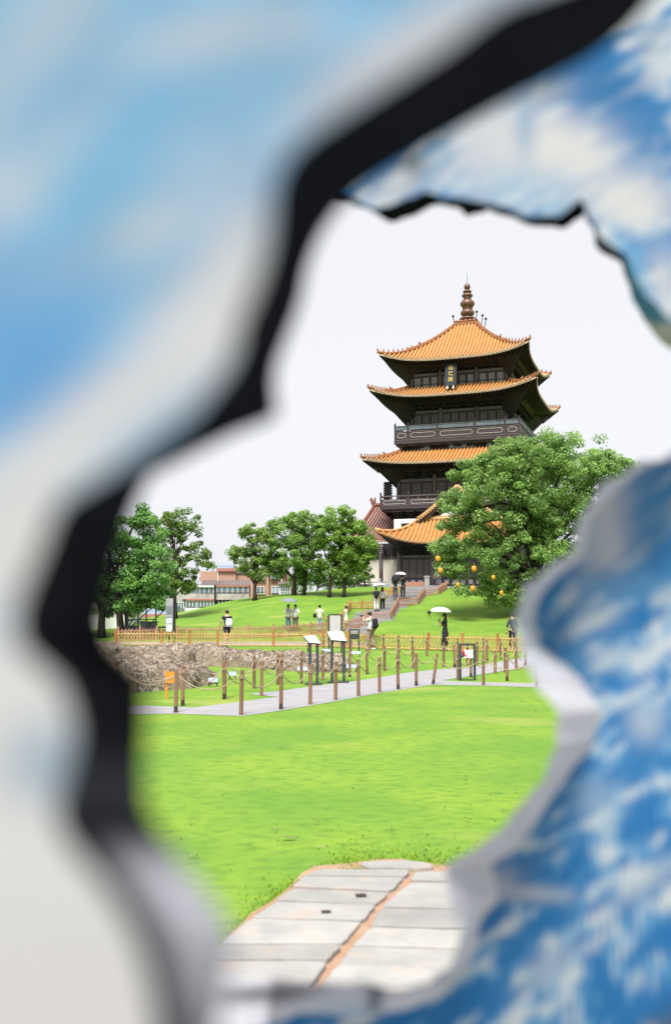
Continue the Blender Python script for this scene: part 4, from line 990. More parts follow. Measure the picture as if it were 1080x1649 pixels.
# yellow lanterns in the big tree
for i, (x, y, dY, lab) in enumerate(((705, 900, -3.5, 'yellow lantern at the left edge of the big tree, higher of the left pair'), (709, 919, -3.5, 'yellow lantern at the left edge of the big tree, lower of the left pair'), (763, 916, -5.6, 'yellow lantern hanging mid-height in front of the big tree'),
                                     (761, 948, -5.5, 'orange lantern low under the crown above the shaded grass'), (737, 942, -3.6, 'half hidden orange lantern low at the left of the crown'), (807, 955, -4, 'small orange lantern low at the right of the crown'), (794, 930, -4.6, 'half hidden yellow lantern amid the low leaves'))):
    Yl = 66.5 + dY; P = at(x, y, Yl); s = Yl / F; k = 1 if i < 4 else .8
    root = empty('lantern', P, 0, lab, 'lantern', 'yellow lanterns in the big tree')
    rr = 4.2 * s * k; mb = MB(); mb.lathe([(rr * .5, -rr * 1.05), (rr * .85, -rr * .8), (rr, 0), (rr * .85, rr * .8), (rr * .5, rr * 1.05)], 14); mb.build('lantern_body', M['lantern'], root, smooth=True)
    mb = MB(); mb.lathe([(rr * .45, rr * 1.06), (rr * .45, rr * 1.2)], 10); mb.tube([(0, 0, rr * 1.2), (0, 0, rr * 2.6)], .012, 4); mb.build('hanger', M['redbamboo'], root)
    mb = MB(); mb.lathe([(rr * .3, -rr * 1.25), (rr * .45, -rr * 1.06)], 10); mb.tube([(0, 0, -rr * 1.25), (0, 0, -rr * 1.8)], .03, 5); mb.build('tassel', M['red'], root)

# ------------------------------------------------------------------ BUILDINGS behind the hill
def window(parent, Y, x0, x1, y0, y1, n=3, frame=M['frame'], glass=M['glass'], proud=.0):
    a = at(x0, y0, Y); b = at(x1, y1, Y); w = b.x - a.x; h = a.z - b.z; c = (a + b) / 2 - parent.location; t = .07
    f = MB()
    for x in np.linspace(-w / 2, w / 2, n + 1): f.box((x, 0, 0), (t, .12, h))
    for z in (-h / 2, h * .15 if h > .9 else -h / 2, h / 2): f.box((0, -.01, z), (w, .12, t))
    o = f.build('window_frame', frame, parent, (c.x, c.y - .06 - proud, c.z))
    for k in range(n):
        g = MB(); g.box((0, 0, 0), (w / n - t, .03, h - t)); g.build('pane', glass, o, (-w / 2 + w * (k + .5) / n, .03, 0))
def slab(parent, name, Y, x0, x1, y0, y1, mt, depth=1.0, dy=0):
    a = at(x0, y0, Y); b = at(x1, y1, Y); c = (a + b) / 2 - parent.location
    mb = MB(); mb.box((0, 0, 0), (b.x - a.x, depth, a.z - b.z)); return mb.build(name, mt, parent, (c.x, c.y + depth / 2 + dy, c.z))
Y = 118; A = empty('apartment_block', at(345, 985, Y), 0, 'old low apartment block with grimy balconies and rows of white windows behind the hill', 'building')
slab(A, 'wall', Y, 282, 402, 943, 1010, M['grime'], 8, .6); slab(A, 'brick_storey', Y, 318, 376, 919, 936, M['brick'], 6, 2.5); slab(A, 'brick_storey', Y, 376, 404, 922, 938, M['brick'], 6, 3)
slab(A, 'roof_band', Y, 345, 376, 914, 919, M['pinkband'], 6.4, 2.2); slab(A, 'blue_roof', Y, 347, 372, 908.5, 914, M['blueroof'], 5, 2.6)
slab(A, 'roof_band', Y, 376, 430, 917, 922, M['greytile'], 6, 2.8)
a, b, c, d_ = at(322, 943, Y), at(404, 943, Y), at(402, 935, Y + 2.6), at(326, 935, Y + 2.6)
mb = MB(); mb.add([p - A.location for p in (a, b, c, d_)] + [p - A.location - Vector((0, 0, .2)) for p in (a, b, c, d_)], [(0, 1, 2, 3), (7, 6, 5, 4), (0, 4, 5, 1), (1, 5, 6, 2), (3, 2, 6, 7), (0, 3, 7, 4)]); mb.build('tiled_roof', M['greytile'], A)
mb = MB()
for k in range(34): 
    t = (k + .5) / 34; p = a.lerp(b, t) - A.location; q = d_.lerp(c, t) - A.location; mb.tube([p + Vector((0, -.05, .04)), q + Vector((0, 0, .04))], .07, 5)
q = mb.build('tile_rows', M['greytile'], A); q['kind'] = 'stuff'
window(A, Y, 349, 400, 945, 955, 6); slab(A, 'balcony_wall', Y, 348, 401, 955.5, 966, M['grime'], .4, -.1); slab(A, 'balcony_lintel', Y, 348, 401, 942.5, 945, M['pinkband'], .5, -.2); slab(A, 'recess_shade_panel', Y, 349, 401, 966, 982, M['wood'], .3, .3)  # dark slab behind the piers paints the shade of the open balcony
for k in range(9): slab(A, 'baluster_pier', Y, 351 + 5.6 * k, 353 + 5.6 * k, 967, 980, M['stone'], .2, .05)
slab(A, 'pipe_or_gap_strip', Y, 345.4, 347.4, 942, 1000, M['wood'], .3, -.3)  # dark strip painted in for the shaded gap between balconies
slab(A, 'recess_shade_panel', Y, 300, 345, 945, 956, M['glass'], .3, .35); slab(A, 'balcony_wall', Y, 292, 345, 956, 965, M['grime'], .5, -.15); slab(A, 'balcony_lintel', Y, 318, 345, 943, 945.5, M['frame'], .6, -.3); slab(A, 'balcony_lintel', Y, 300, 345, 964.5, 967, M['pinkband'], .5, -.25)  # dark glass-toned slab painted in for shade inside the left balcony
window(A, Y, 322, 344, 946, 955.5, 3); window(A, Y, 318, 344, 968, 978, 5); window(A, Y, 300, 316, 968, 978, 3); window(A, Y, 284, 296, 970, 981, 3); slab(A, 'balcony_wall', Y, 298, 345, 978.5, 990, M['white'], .5, -.1)
slab(A, 'roof_mast', Y, 350.4, 351.2, 921, 936, M['frame'], .08, -.2)
Y = 112; Bd = empty('brick_house', at(430, 962, Y), 0, 'faded brick house with white framed windows between the hill trees', 'building')
slab(Bd, 'wall', Y, 403, 432, 919, 985, M['brick'], 8, .3); slab(Bd, 'wall', Y, 432, 458, 922, 985, M['brick'], 8, .8); slab(Bd, 'wall', Y, 458, 470, 925, 985, M['brick'], 7, 1.6); slab(Bd, 'roof', Y, 401, 460, 915.5, 919.5, M['greytile'], 9, 0)
window(Bd, Y, 413.5, 426, 923, 932, 2); window(Bd, Y, 436, 449, 924, 933, 2, proud=-.5); window(Bd, Y, 413.5, 425, 945, 955, 2); window(Bd, Y, 437, 449, 944, 956, 2, proud=-.5, glass=M['blueplaque'])
slab(Bd, 'sill', Y, 412, 427, 932.3, 934, M['frame'], .4, -.1); slab(Bd, 'sill', Y, 412, 426.5, 955.3, 957, M['frame'], .4, -.1); slab(Bd, 'pipe_or_gap_strip', Y, 452.5, 453.5, 920, 950, M['frame'], .15, .4)
slab(Bd, 'bay', Y, 450, 468, 942, 962, M['frame'], 1.4, -.4); window(Bd, Y, 452, 467, 943.5, 950.5, 4, proud=.42); window(Bd, Y, 452, 467, 952, 959, 4, proud=.42); slab(Bd, 'bay_roof', Y, 448, 471, 937.5, 941.5, M['greytile'], 2, -.8)
Y = 96; Cb = empty('low_house', at(240, 1008, Y), 0, 'low house with blue sheet roof and red band behind the steel frame', 'building')
slab(Cb, 'wall', Y, 196, 268, 990, 1016, M['grime'], 6, .4); slab(Cb, 'blue_roof', Y, 194, 272, 976, 989, M['blueroof'], 6, .3); slab(Cb, 'red_band', Y, 194, 271, 989, 996, M['pinkband'], 6.2, .1)
Y = 66; Db = empty('white_house', at(180, 1022, Y), 0, 'plain white walled house behind the trunks of the left tree', 'building')
slab(Db, 'wall', Y, 100, 203, 980, 1030, M['white'], 5, 0); slab(Db, 'roof', Y, 95, 207, 972, 980, M['greytile'], 5.6, -.3)
window(Db, Y, 120, 140, 990, 1005, 2)

# steel frame stand with clutter
Y = 57; s = Y / F
def ax(x, y, dy=0): p = at(x, y, Y + dy); return Vector((p.x, p.y, max(p.z, .0)))
fr = empty('steel_frame', Vector((ax(230, 1030).x, Y, 0)), 0, 'black steel frame stand with diagonal braces under the left trees', 'frame')
def bar(name, a, b, w=.06, dy=0, dy2=None):
    mb = MB(); mb.beam(ax(*a, dy) - fr.location, ax(*b, dy if dy2 is None else dy2) - fr.location, w); mb.build(name, M['black'], fr)
for x, dy in ((206, 0), (222.5, 2), (235.5, 0), (251, 0)): bar('upright', (x, 1034), (x, 978), .07, dy)
bar('upright', (203, 1034), (203, 985), .16, 1)
for y in (998, 1011): bar('crossbar', (206, y), (252, y - .5), .06); 
bar('crossbar', (203, 1012), (268, 1010), .09)
for a, b in (((207, 1008), (222, 986)), ((210, 1010), (244, 979)), ((240, 1007), (262, 985)), ((206, 1000), (222, 998))): bar('brace', a, b, .05, .3)
for lab, x, w, h, c in (('dark crate standing under the steel frame, left one', 212, .8, .75, M['black']), ('dark grey cabinet under the steel frame behind the fence', 236, .9, 1.0, M['metal']), ('small brown box beside the dark cabinet', 246, .45, .55, M['wood2'])):
    o = empty('crate', Vector((ax(x, 1030).x, Y + .6, 0)), 0, lab, 'crate'); mb = MB(); mb.box((0, 0, h / 2), (w, .6, h)); mb.build('crate_body', c, o); mb = MB(); mb.box((0, 0, h + .03), (w + .06, .66, .06)); mb.build('lid', M['black'], o)
# tall information column
Y = 51; o = empty('information_column', Vector((at(272, 1030, Y).x, Y, 0)), 0, 'tall grey information board with dark pictures on a black post left of the walkway', 'sign'); s = Y / F
mb = MB(); mb.box((0, 0, (1041 - 996) * s * .5 + .9), (11.5 * s, .08, 45 * s)); mb.build('board', M['stone'], o, (0, 0, 0))
for k, (y0, y1) in enumerate(((976, 989), (990, 994), (996, 1004), (1006, 1017))):
    z0, z1 = at(272, y1, Y).z, at(272, y0, Y).z; mb = MB(); mb.box((0, -.05, (z0 + z1) / 2), (9 * s, .02, z1 - z0)); mb.build('print_field', (M['pane'], M['blueplaque'], M['frame'], M['frame'])[k], o)
mb = MB(); mb.box((8.2 * s, 0, 1.25), (.12, .1, 2.5)); mb.build('post', M['black'], o); mb = MB(); mb.box((-.0, .06, .5), (.07, .05, 1.0)); mb.build('foot_post', M['black'], o)

# ------------------------------------------------------------------ PEOPLE
def skin_mesh(name, V, E, Rr, root, mt, sub=1):
    me = bpy.data.meshes.new(name); me.from_pydata(V, E, []); o = bpy.data.objects.new(name, me); COL.objects.link(o)
    md = o.modifiers.new('skin', 'SKIN'); md.use_smooth_shade = True
    sv = me.skin_vertices[0].data
    for i, r_ in enumerate(Rr): sv[i].radius = r_ if hasattr(r_, '__len__') else (r_, r_); sv[i].use_root = (i == root)
    sb = o.modifiers.new('sub', 'SUBSURF'); sb.levels = sub; sb.render_levels = sub
    dg = bpy.context.evaluated_depsgraph_get(); ev = o.evaluated_get(dg); m2 = bpy.data.meshes.new_from_object(ev); m2.name = name
    bpy.data.objects.remove(o); bpy.data.meshes.remove(me); m2.materials.clear(); m2.materials.append(mt)
    return m2
def person(label, P, rz, h=1.68, top=(.7, .7, .7), legs=(.03, .04, .08), style='trousers', pose=None, hair='short', sleeve=.5, shoe=(.05, .05, .05), slim=1.0, group=None, skirtlen=.5):
    k = h / 1.70; q = dict(le=(-.26, .02, 1.14), lw=(-.27, .10, .90), re=(.26, .02, 1.14), rw=(.27, .10, .90), lk=(-.10, .03, .50), la=(-.10, .0, .09), rk=(.10, .03, .50), ra=(.10, .0, .09), head=(0, .03, 1.60))
    if pose: q.update(pose)
    root = empty('person', P, rz, label, 'person', group)
    S = lambda v: (v[0] * k, v[1] * k, v[2] * k)
    hd = Vector(q['head'])
    V = [(0, 0, .94), (0, 0, 1.10), (0, .0, 1.30), (0, .0, 1.43), (hd.x * .6, hd.y * .5, 1.49), (hd.x, hd.y, hd.z - .06), (hd.x, hd.y, hd.z + .04), (hd.x, hd.y - .005, hd.z + .09),
         (-.09, 0, .90), q['lk'], q['la'], (q['la'][0], q['la'][1] + .16, .04), (.09, 0, .90), q['rk'], q['ra'], (q['ra'][0], q['ra'][1] + .16, .04),
         (-.17, 0, 1.39), q['le'], q['lw'], (.17, 0, 1.39), q['re'], q['rw']]
    E = [(0, 1), (1, 2), (2, 3), (3, 4), (4, 5), (5, 6), (6, 7), (0, 8), (8, 9), (9, 10), (10, 11), (0, 12), (12, 13), (13, 14), (14, 15), (3, 16), (16, 17), (17, 18), (3, 19), (19, 20), (20, 21)]
    Rr = [(.14, .10), (.12, .09), (.14, .10), (.09, .07), .05, (.075, .085), (.082, .098), (.05, .06), (.085, .085), .058, .04, .035, (.085, .085), .058, .04, .035, .055, .042, .03, .055, .042, .03]
    sc = lambda r_: (r_[0] * k * slim, r_[1] * k * slim) if hasattr(r_, '__len__') else r_ * k * slim
    body = skin_mesh('body', [S(v) for v in V], E, [sc(r_) for r_ in Rr], 0, M['skin'])
    bo = bpy.data.objects.new('body', body); link(bo, root)
    hb = MB()                                   # hands, ears and nose
    for w_, e_ in ((q['lw'], q['le']), (q['rw'], q['re'])):
        w_ = Vector(w_); d = (w_ - Vector(e_)).normalized(); s_ = d.cross(Vector((0, 1, .2))).normalized()
        hb.ell(S(w_ + d * .05), (.032 * k, .032 * k, .045 * k), 8, 5)
        for f in range(4): a = w_ + d * .085 + s_ * (f - 1.5) * .018; hb.tube([S(a), S(a + d * .045), S(a + d * (.075 - .008 * abs(f - 1.3)) + Vector((0, .012, 0)))], .009 * k, 5)
        a = w_ + d * .04 + s_ * -.03; hb.tube([S(a), S(a - s_ * .02 + d * .03), S(a - s_ * .025 + d * .06)], .010 * k, 5)
    hb.ell(S(hd + Vector((0, .10, -.005))), (.012, .02, .02), 6, 4)
    for sx in (-1, 1): hb.ell(S(hd + Vector((sx * .082, 0, 0))), (.012, .02, .03), 6, 4)
    hb.build('hands_and_face', M['skin'], root, smooth=True)
    tm = cloth('cloth_%s' % '_'.join(str(int(c * 99)) for c in top), top); lm = cloth('cloth_%s' % '_'.join(str(int(c * 99)) for c in legs), legs)
    cutl = Vector((-.17, 0, 1.39)).lerp(Vector(q['le']), 1.0); 
    def arm(e, w, s0): 
        e, w = Vector(e), Vector(w); sh = Vector(s0)
        return (sh.lerp(e, min(1, sleeve * 1.5))) if sleeve < .67 else e.lerp(w, (sleeve - .67) * 2.6)
    Vs = [(0, 0, .90), (0, 0, 1.10), (0, 0, 1.30), (0, 0, 1.42), (-.17, 0, 1.39), tuple(arm(q['le'], q['lw'], (-.17, 0, 1.39))), (.17, 0, 1.39), tuple(arm(q['re'], q['rw'], (.17, 0, 1.39)))]
    Es = [(0, 1), (1, 2), (2, 3), (3, 4), (4, 5), (3, 6), (6, 7)]
    Rs = [(.165, .125), (.15, .115), (.165, .12), (.11, .085), .07, .062, .07, .062]
    if sleeve > .67:
        Vs += [q['le'], q['re']]; Es = [(0, 1), (1, 2), (2, 3), (3, 4), (4, 8), (8, 5), (3, 6), (6, 9), (9, 7)]; Rs += [.058, .058]
    me = skin_mesh('shirt', [S(v) for v in Vs], Es, [sc(r_) for r_ in Rs], 1, tm); link(bpy.data.objects.new('shirt', me), root)
    if style in ('trousers', 'shorts'):
        lf = .93 if style == 'trousers' else .0
        def leg(kn, an, s0):
            kn, an = Vector(kn), Vector(an)
            return [tuple(kn), tuple(kn.lerp(an, lf))] if style == 'trousers' else [tuple(Vector(s0).lerp(kn, .5)), tuple(Vector(s0).lerp(kn, .93))]
        l_, r2 = leg(q['lk'], q['la'], (-.09, 0, .88)), leg(q['rk'], q['ra'], (.09, 0, .88))
        Vt = [(0, 0, .98), (-.09, 0, .88), l_[0], l_[1], (.09, 0, .88), r2[0], r2[1]]; Et = [(0, 1), (1, 2), (2, 3), (0, 4), (4, 5), (5, 6)]
        wdt = .075 if style == 'trousers' else .088
        me = skin_mesh('trousers' if style == 'trousers' else 'shorts', [S(v) for v in Vt], Et, [sc((.16, .12)), sc(.105), sc(wdt + .01), sc(wdt), sc(.105), sc(wdt + .01), sc(wdt)], 0, lm); link(bpy.data.objects.new(me.name.split('.')[0], me), root)
    else:
        mb = MB(); n = 24; prof = [(.135, 1.04), (.15, .95), (.19, .85), (.21, .98 - skirtlen * .6), (.25, .98 - skirtlen)]; vs = []
        for r_, z in prof:
            for j in range(n): a = 2 * math.pi * j / n; rr_ = r_ * (1 + .06 * math.sin(a * 6) * (1.04 - z)); vs.append(S((rr_ * math.cos(a), rr_ * .82 * math.sin(a), z)))
        mb.add(vs, [(i * n + j, i * n + (j + 1) % n, (i + 1) * n + (j + 1) % n, (i + 1) * n + j) for i in range(4) for j in range(n)]); mb.build('skirt', lm, root, smooth=True)
    mb = MB(); c = S(hd + Vector((0, -.018, .045))); mb.ell(c, (.098 * k, .108 * k, .095 * k), 14, 10)
    if hair == 'long': mb.ell(S(hd + Vector((0, -.07, -.12))), (.095 * k, .055 * k, .22 * k), 12, 8)
    if hair == 'bun': mb.ell(S(hd + Vector((0, -.11, .09))), (.05 * k, .05 * k, .05 * k), 10, 6)
    mb.build('hair', M['hair'], root, smooth=True)
    sm = cloth('shoe_%d' % int(shoe[0] * 99), shoe)
    for a in (q['la'], q['ra']):
        mb = MB(); mb.ell(S((a[0], a[1] + .06, .045)), (.05 * k, .14 * k, .05 * k), 10, 6); mb.build('shoe', sm, root, smooth=True)
    return root
def umbrella(label, top, r, c, tilt=(0, 0), hand=None):
    root = empty('umbrella', top, 0, label, 'umbrella'); root.rotation_euler = (R(tilt[0]), R(tilt[1]), 0)
    n = 8; m = 6; mb = MB(); vs = [(0, 0, 0)]
    for i in range(1, m + 1):
        t = i / m
        for j in range(n * 3):
            a = 2 * math.pi * j / (n * 3); sc_ = 1 - .07 * (1 - math.cos((j % 3) * 2 * math.pi / 3)) / 1.5 * t; vs.append((r * math.sin(t * 1.25) / math.sin(1.25) * sc_ * math.cos(a), r * math.sin(t * 1.25) / math.sin(1.25) * sc_ * math.sin(a), -r * .42 * (1 - math.cos(t * 1.25)) / (1 - math.cos(1.25))))
    N3 = n * 3; fs = [(0, 1 + j, 1 + (j + 1) % N3) for j in range(N3)] + [(1 + (i - 1) * N3 + j, 1 + i * N3 + j, 1 + i * N3 + (j + 1) % N3, 1 + (i - 1) * N3 + (j + 1) % N3) for i in range(1, m) for j in range(N3)]
    mb.add(vs, fs); mb.build('canopy', c, root, smooth=False)
    mb = MB(); mb.tube([(0, 0, .07), (0, 0, -.78)], .008, 6); mb.build('shaft', M['metal'], root)
    mb = MB(); mb.tube([(0, 0, -.78), (0, 0, -.88)], .016, 6); mb.build('handle', M['black'], root)
    rb = MB()
    for j in range(n):
        pts = [vs[1 + (i - 1) * N3 + j * 3] for i in range(1, m + 1)]; rb.tube([Vector(p) + Vector((0, 0, -.012)) for p in pts], .004, 4)
    rb.build('ribs', M['metal'], root)
def pack(label, P, rz, size, c, strap=True, name='backpack'):
    root = empty(name, P, rz, label, 'bag'); w, d, h = size; mb = MB(); n = 14
    vs = []
    for i in range(9):
        t = i / 8; f = (math.sin(math.pi * (.12 + .76 * t))) ** .4
        for j in range(n): a = 2 * math.pi * j / n; ca, sa = math.cos(a), math.sin(a); e = (abs(ca) ** 3 + abs(sa) ** 3) ** (-1 / 3); vs.append((w / 2 * ca * e * f, d / 2 * sa * e * f, -h / 2 + h * t))
    mb.add(vs, [(i * n + j, i * n + (j + 1) % n, (i + 1) * n + (j + 1) % n, (i + 1) * n + j) for i in range(8) for j in range(n)] + [tuple(range(n - 1, -1, -1)), tuple(8 * n + j for j in range(n))]); mb.build('bag_body', c, root, smooth=True)
    mb = MB(); mb.ell((0, -d / 2, -h * .15), (w * .36, d * .22, h * .22), 10, 6); mb.build('pocket', c, root, smooth=True)
    if strap:
        for sx in (-1, 1): mb = MB(); mb.tube([(sx * w * .3, d * .4, h * .45), (sx * w * .32, d * .9, h * .5), (sx * w * .34, d * 1.3, h * .2), (sx * w * .36, d * .9, -h * .2), (sx * w * .34, d * .4, -h * .35)], .018, 6); mb.build('strap', c, root)
def onY(px, Y_): x = at(px, 1000, Y_).x; return Vector((x, Y_, Hf(x, Y_)))
wh = (.72, .72, .72)
# 1 man in navy on the walkway, back to camera
P = onY(365.5, 51.5); person('man in navy T-shirt and shorts walking away along the walkway with a white bag', P, R(8), 1.72, (.02, .025, .04), (.015, .02, .035), 'shorts', dict(le=(-.30, -.02, 1.16), lw=(-.36, .08, .96), lk=(-.11, -.06, .50), la=(-.12, -.22, .14), rk=(.09, .12, .5), ra=(.08, .14, .09)), 'short', .45, (.6, .6, .6), 1.12)
pack('white shoulder bag on the back of the man in navy', P + Vector((.13, -.20, 1.10)), R(12), (.36, .18, .42), cloth('white_canvas', wh), name='shoulder_bag')
# 2,3 women under grey umbrella
P = onY(464, 60.5); person('woman in white blouse and blue jeans, left one under the grey umbrella', P, R(190), 1.6, wh, (.10, .16, .28), 'trousers', dict(re=(.24, .10, 1.18), rw=(.12, .24, 1.3)), 'long', .9)
P2 = onY(475.5, 60.3); person('woman in white jacket and grey trousers with crossbody strap, right one under the grey umbrella', P2, R(170), 1.62, wh, (.10, .09, .09), 'trousers', dict(le=(-.24, .10, 1.2), lw=(-.10, .24, 1.25)), 'long', .95)
umbrella('flat grey umbrella shared by the two women in white', Vector(((P.x + P2.x) / 2 - .12, 60.1, P.z + 2.02)), .50, cloth('grey_nylon', (.20, .21, .24)), (4, 6))
# 4 pale yellow shirt
P = onY(514.5, 60); person('person in pale yellow shirt and light blue trousers seen from behind on the lower walk', P, R(5), 1.62, (.70, .70, .55), (.38, .50, .58), 'trousers', dict(le=(-.27, .05, 1.15), lw=(-.20, .2, 1.05)), 'short', .6)
pack('small black bag at the hip of the person in pale yellow', P + Vector((-.30, -.02, 1.0)), 0, (.20, .12, .26), M['black'], False, 'hip_bag')
# 5 girl
P = onY(557, 61); person('girl in a pale green dress with black hair at the foot of the stairs', P, R(60), 1.42, (.66, .72, .56), (.55, .70, .45), 'skirt', dict(re=(.2, .1, 1.15)), 'bun', .3, slim=.9)
# 6 photographer
P = onY(597, 44.5); person('man in white T-shirt and khaki trousers holding a camera up to his face', P, R(60), 1.70, wh, (.30, .22, .17), 'trousers', dict(le=(-.22, .22, 1.28), lw=(-.07, .36, 1.46), re=(.22, .22, 1.26), rw=(.07, .36, 1.44), head=(0, .08, 1.58), lk=(-.1, .1, .5), la=(-.1, .05, .09), rk=(.1, -.03, .5), ra=(.1, -.12, .09)), 'short', .45, (.6, .6, .6), 1.08)
fw = Matrix.Rotation(R(60), 3, 'Z')
pack('black backpack on the man holding the camera', P + fw @ Vector((0, -.21, 1.18)), R(60), (.32, .22, .46), M['black'])
o = empty('camera_in_hand', P + fw @ Vector((0, .42, 1.52)), R(60), 'small black camera held by the man in the white T-shirt', 'camera')
mb = MB(); mb.box((0, 0, 0), (.13, .07, .09)); mb.build('camera_body', M['black'], o); mb = MB(); mb.tube([(0, .03, 0), (0, .13, 0)], .035, 10); mb.build('lens', M['black'], o)
# 7,8 couple with white umbrella on the stairs
def onstep(px, py, hint): p = at(px, py, hint); return p
P = onstep(605.5, 984.5, 69); person('person in dark top and white trousers, left of the couple climbing the stairs', P, R(-10), 1.66, (.05, .04, .045), wh, 'trousers', dict(rk=(.1, .1, .5), ra=(.1, .1, .1)), 'short', .6)
pack('dark backpack worn by the person in white trousers on the stairs', P + Vector((0, -.2, 1.2)), R(-5), (.34, .2, .42), M['black'])
P2 = onstep(615.5, 983.5, 69.4); person('woman in white top and wide black trousers, right of the couple on the stairs', P2, R(-5), 1.64, wh, (.014, .014, .018), 'trousers', dict(lk=(-.1, .08, .5), la=(-.1, .05, .09)), 'long', .8, slim=1.05)
umbrella('white umbrella over the couple climbing the stairs', P + Vector((.18, .05, 1.98)), .46, cloth('white_nylon', (.8, .8, .8)), (-6, -4))
# 9,10 couple at the top
P = onstep(636.5, 965.5, 75); person('person in grey dark clothes holding the black umbrella at the top of the stairs', P, R(190), 1.68, (.05, .055, .07), (.06, .065, .085), 'trousers', dict(le=(-.22, .12, 1.2), lw=(-.1, .2, 1.35)), 'short', .6)
umbrella('black umbrella tilted sideways at the top of the stairs', P + Vector((0, -.28, 1.62)), .33, M['black'], (72, 6))
P = onstep(648.5, 964.5, 75.3); person('tall person in black clothes under the small white umbrella at the top of the stairs', P, R(175), 1.78, (.018, .02, .025), (.03, .033, .04), 'trousers', dict(re=(.24, .1, 1.2), rw=(.14, .22, 1.4)), 'short', .6)
umbrella('small white umbrella above the tall person in black at the top of the stairs', P + Vector((-.16, -.1, 2.06)), .42, cloth('white_nylon', (.8, .8, .8)), (3, 2))
# 11 woman in black with umbrella
P = g0(723, 1051); P = Vector((P.x, P.y + 1.5, 0)); person('woman in black dress with long hair under a white umbrella behind the bamboo fence', P, R(75), 1.62, (.014, .014, .017), (.014, .014, .017), 'skirt', dict(le=(-.12, .22, 1.16), lw=(-.02, .26, 1.35), re=(.18, .2, 1.15), rw=(.05, .26, 1.33)), 'long', .45, skirtlen=.72)
umbrella('wide white umbrella over the woman in black', P + Vector((-.18, 0, 1.93)), .47, cloth('white_nylon', (.8, .8, .8)), (2, 3))
# 12 person at the pagoda door, 13 person behind the painted board
P = Vector((at(704.5, 940, 88).x, 88, 3.66)); person('person in white shirt standing below the yellow lanterns near the pagoda door', P, R(160), 1.66, wh, (.08, .10, .16), 'trousers', None, 'short', .5)
P = g0(836, 1051); P = Vector((P.x, P.y + 1.5, 0)); person('dark clothed person half hidden by the painted board at the right', P, R(20), 1.65, (.05, .05, .07), (.03, .03, .04), 'trousers', dict(lk=(-.1, .1, .5)), 'short', .8)

# ------------------------------------------------------------------ FOREGROUND: two painted boards with ragged openings
def resample(pts, n, closed=False):
    P = [Vector((a, b, 0)) for a, b in pts]
    if closed: P.append(P[0])
    d = [0]
    for a, b in zip(P[:-1], P[1:]): d.append(d[-1] + (b - a).length)
    out = []
    for k in range(n):
        s = d[-1] * k / (n if closed else n - 1); i = 0
        while i < len(d) - 2 and d[i + 1] < s: i += 1
        f = (s - d[i]) / max(1e-9, d[i + 1] - d[i]); out.append(P[i].lerp(P[i + 1], f))
    return out
def pair_resample(A, B, n):
    """resample two outlines that share their control point count with the same parameters"""
    d = [0]
    for a, b in zip(A[:-1], A[1:]): d.append(d[-1] + max(3, math.hypot(a[0] - b[0], a[1] - b[1])) )
    def ev(P, s):
        i = 0
        while i < len(d) - 2 and d[i + 1] < s: i += 1
        f = (s - d[i]) / (d[i + 1] - d[i]); return Vector((P[i][0] * (1 - f) + P[i + 1][0] * f, P[i][1] * (1 - f) + P[i + 1][1] * f, 0))
    S_ = [d[-1] * k / (n - 1) for k in range(n)]; return [ev(A, s) for s in S_], [ev(B, s) for s in S_], [s / d[-1] for s in S_]
def blend(base, blobs, x, y):
    c = np.array(base, float)
    for bx, by, rx, ry, ang, col, al in blobs:
        ca, sa = math.cos(R(ang)), math.sin(R(ang)); dx, dy = x - bx, y - by; u = (dx * ca + dy * sa) / rx; v = (-dx * sa + dy * ca) / ry; w = al * math.exp(-(u * u + v * v) ** 1.3)
        if w > .003: c = c * (1 - w) + np.array(col) * w
    return c
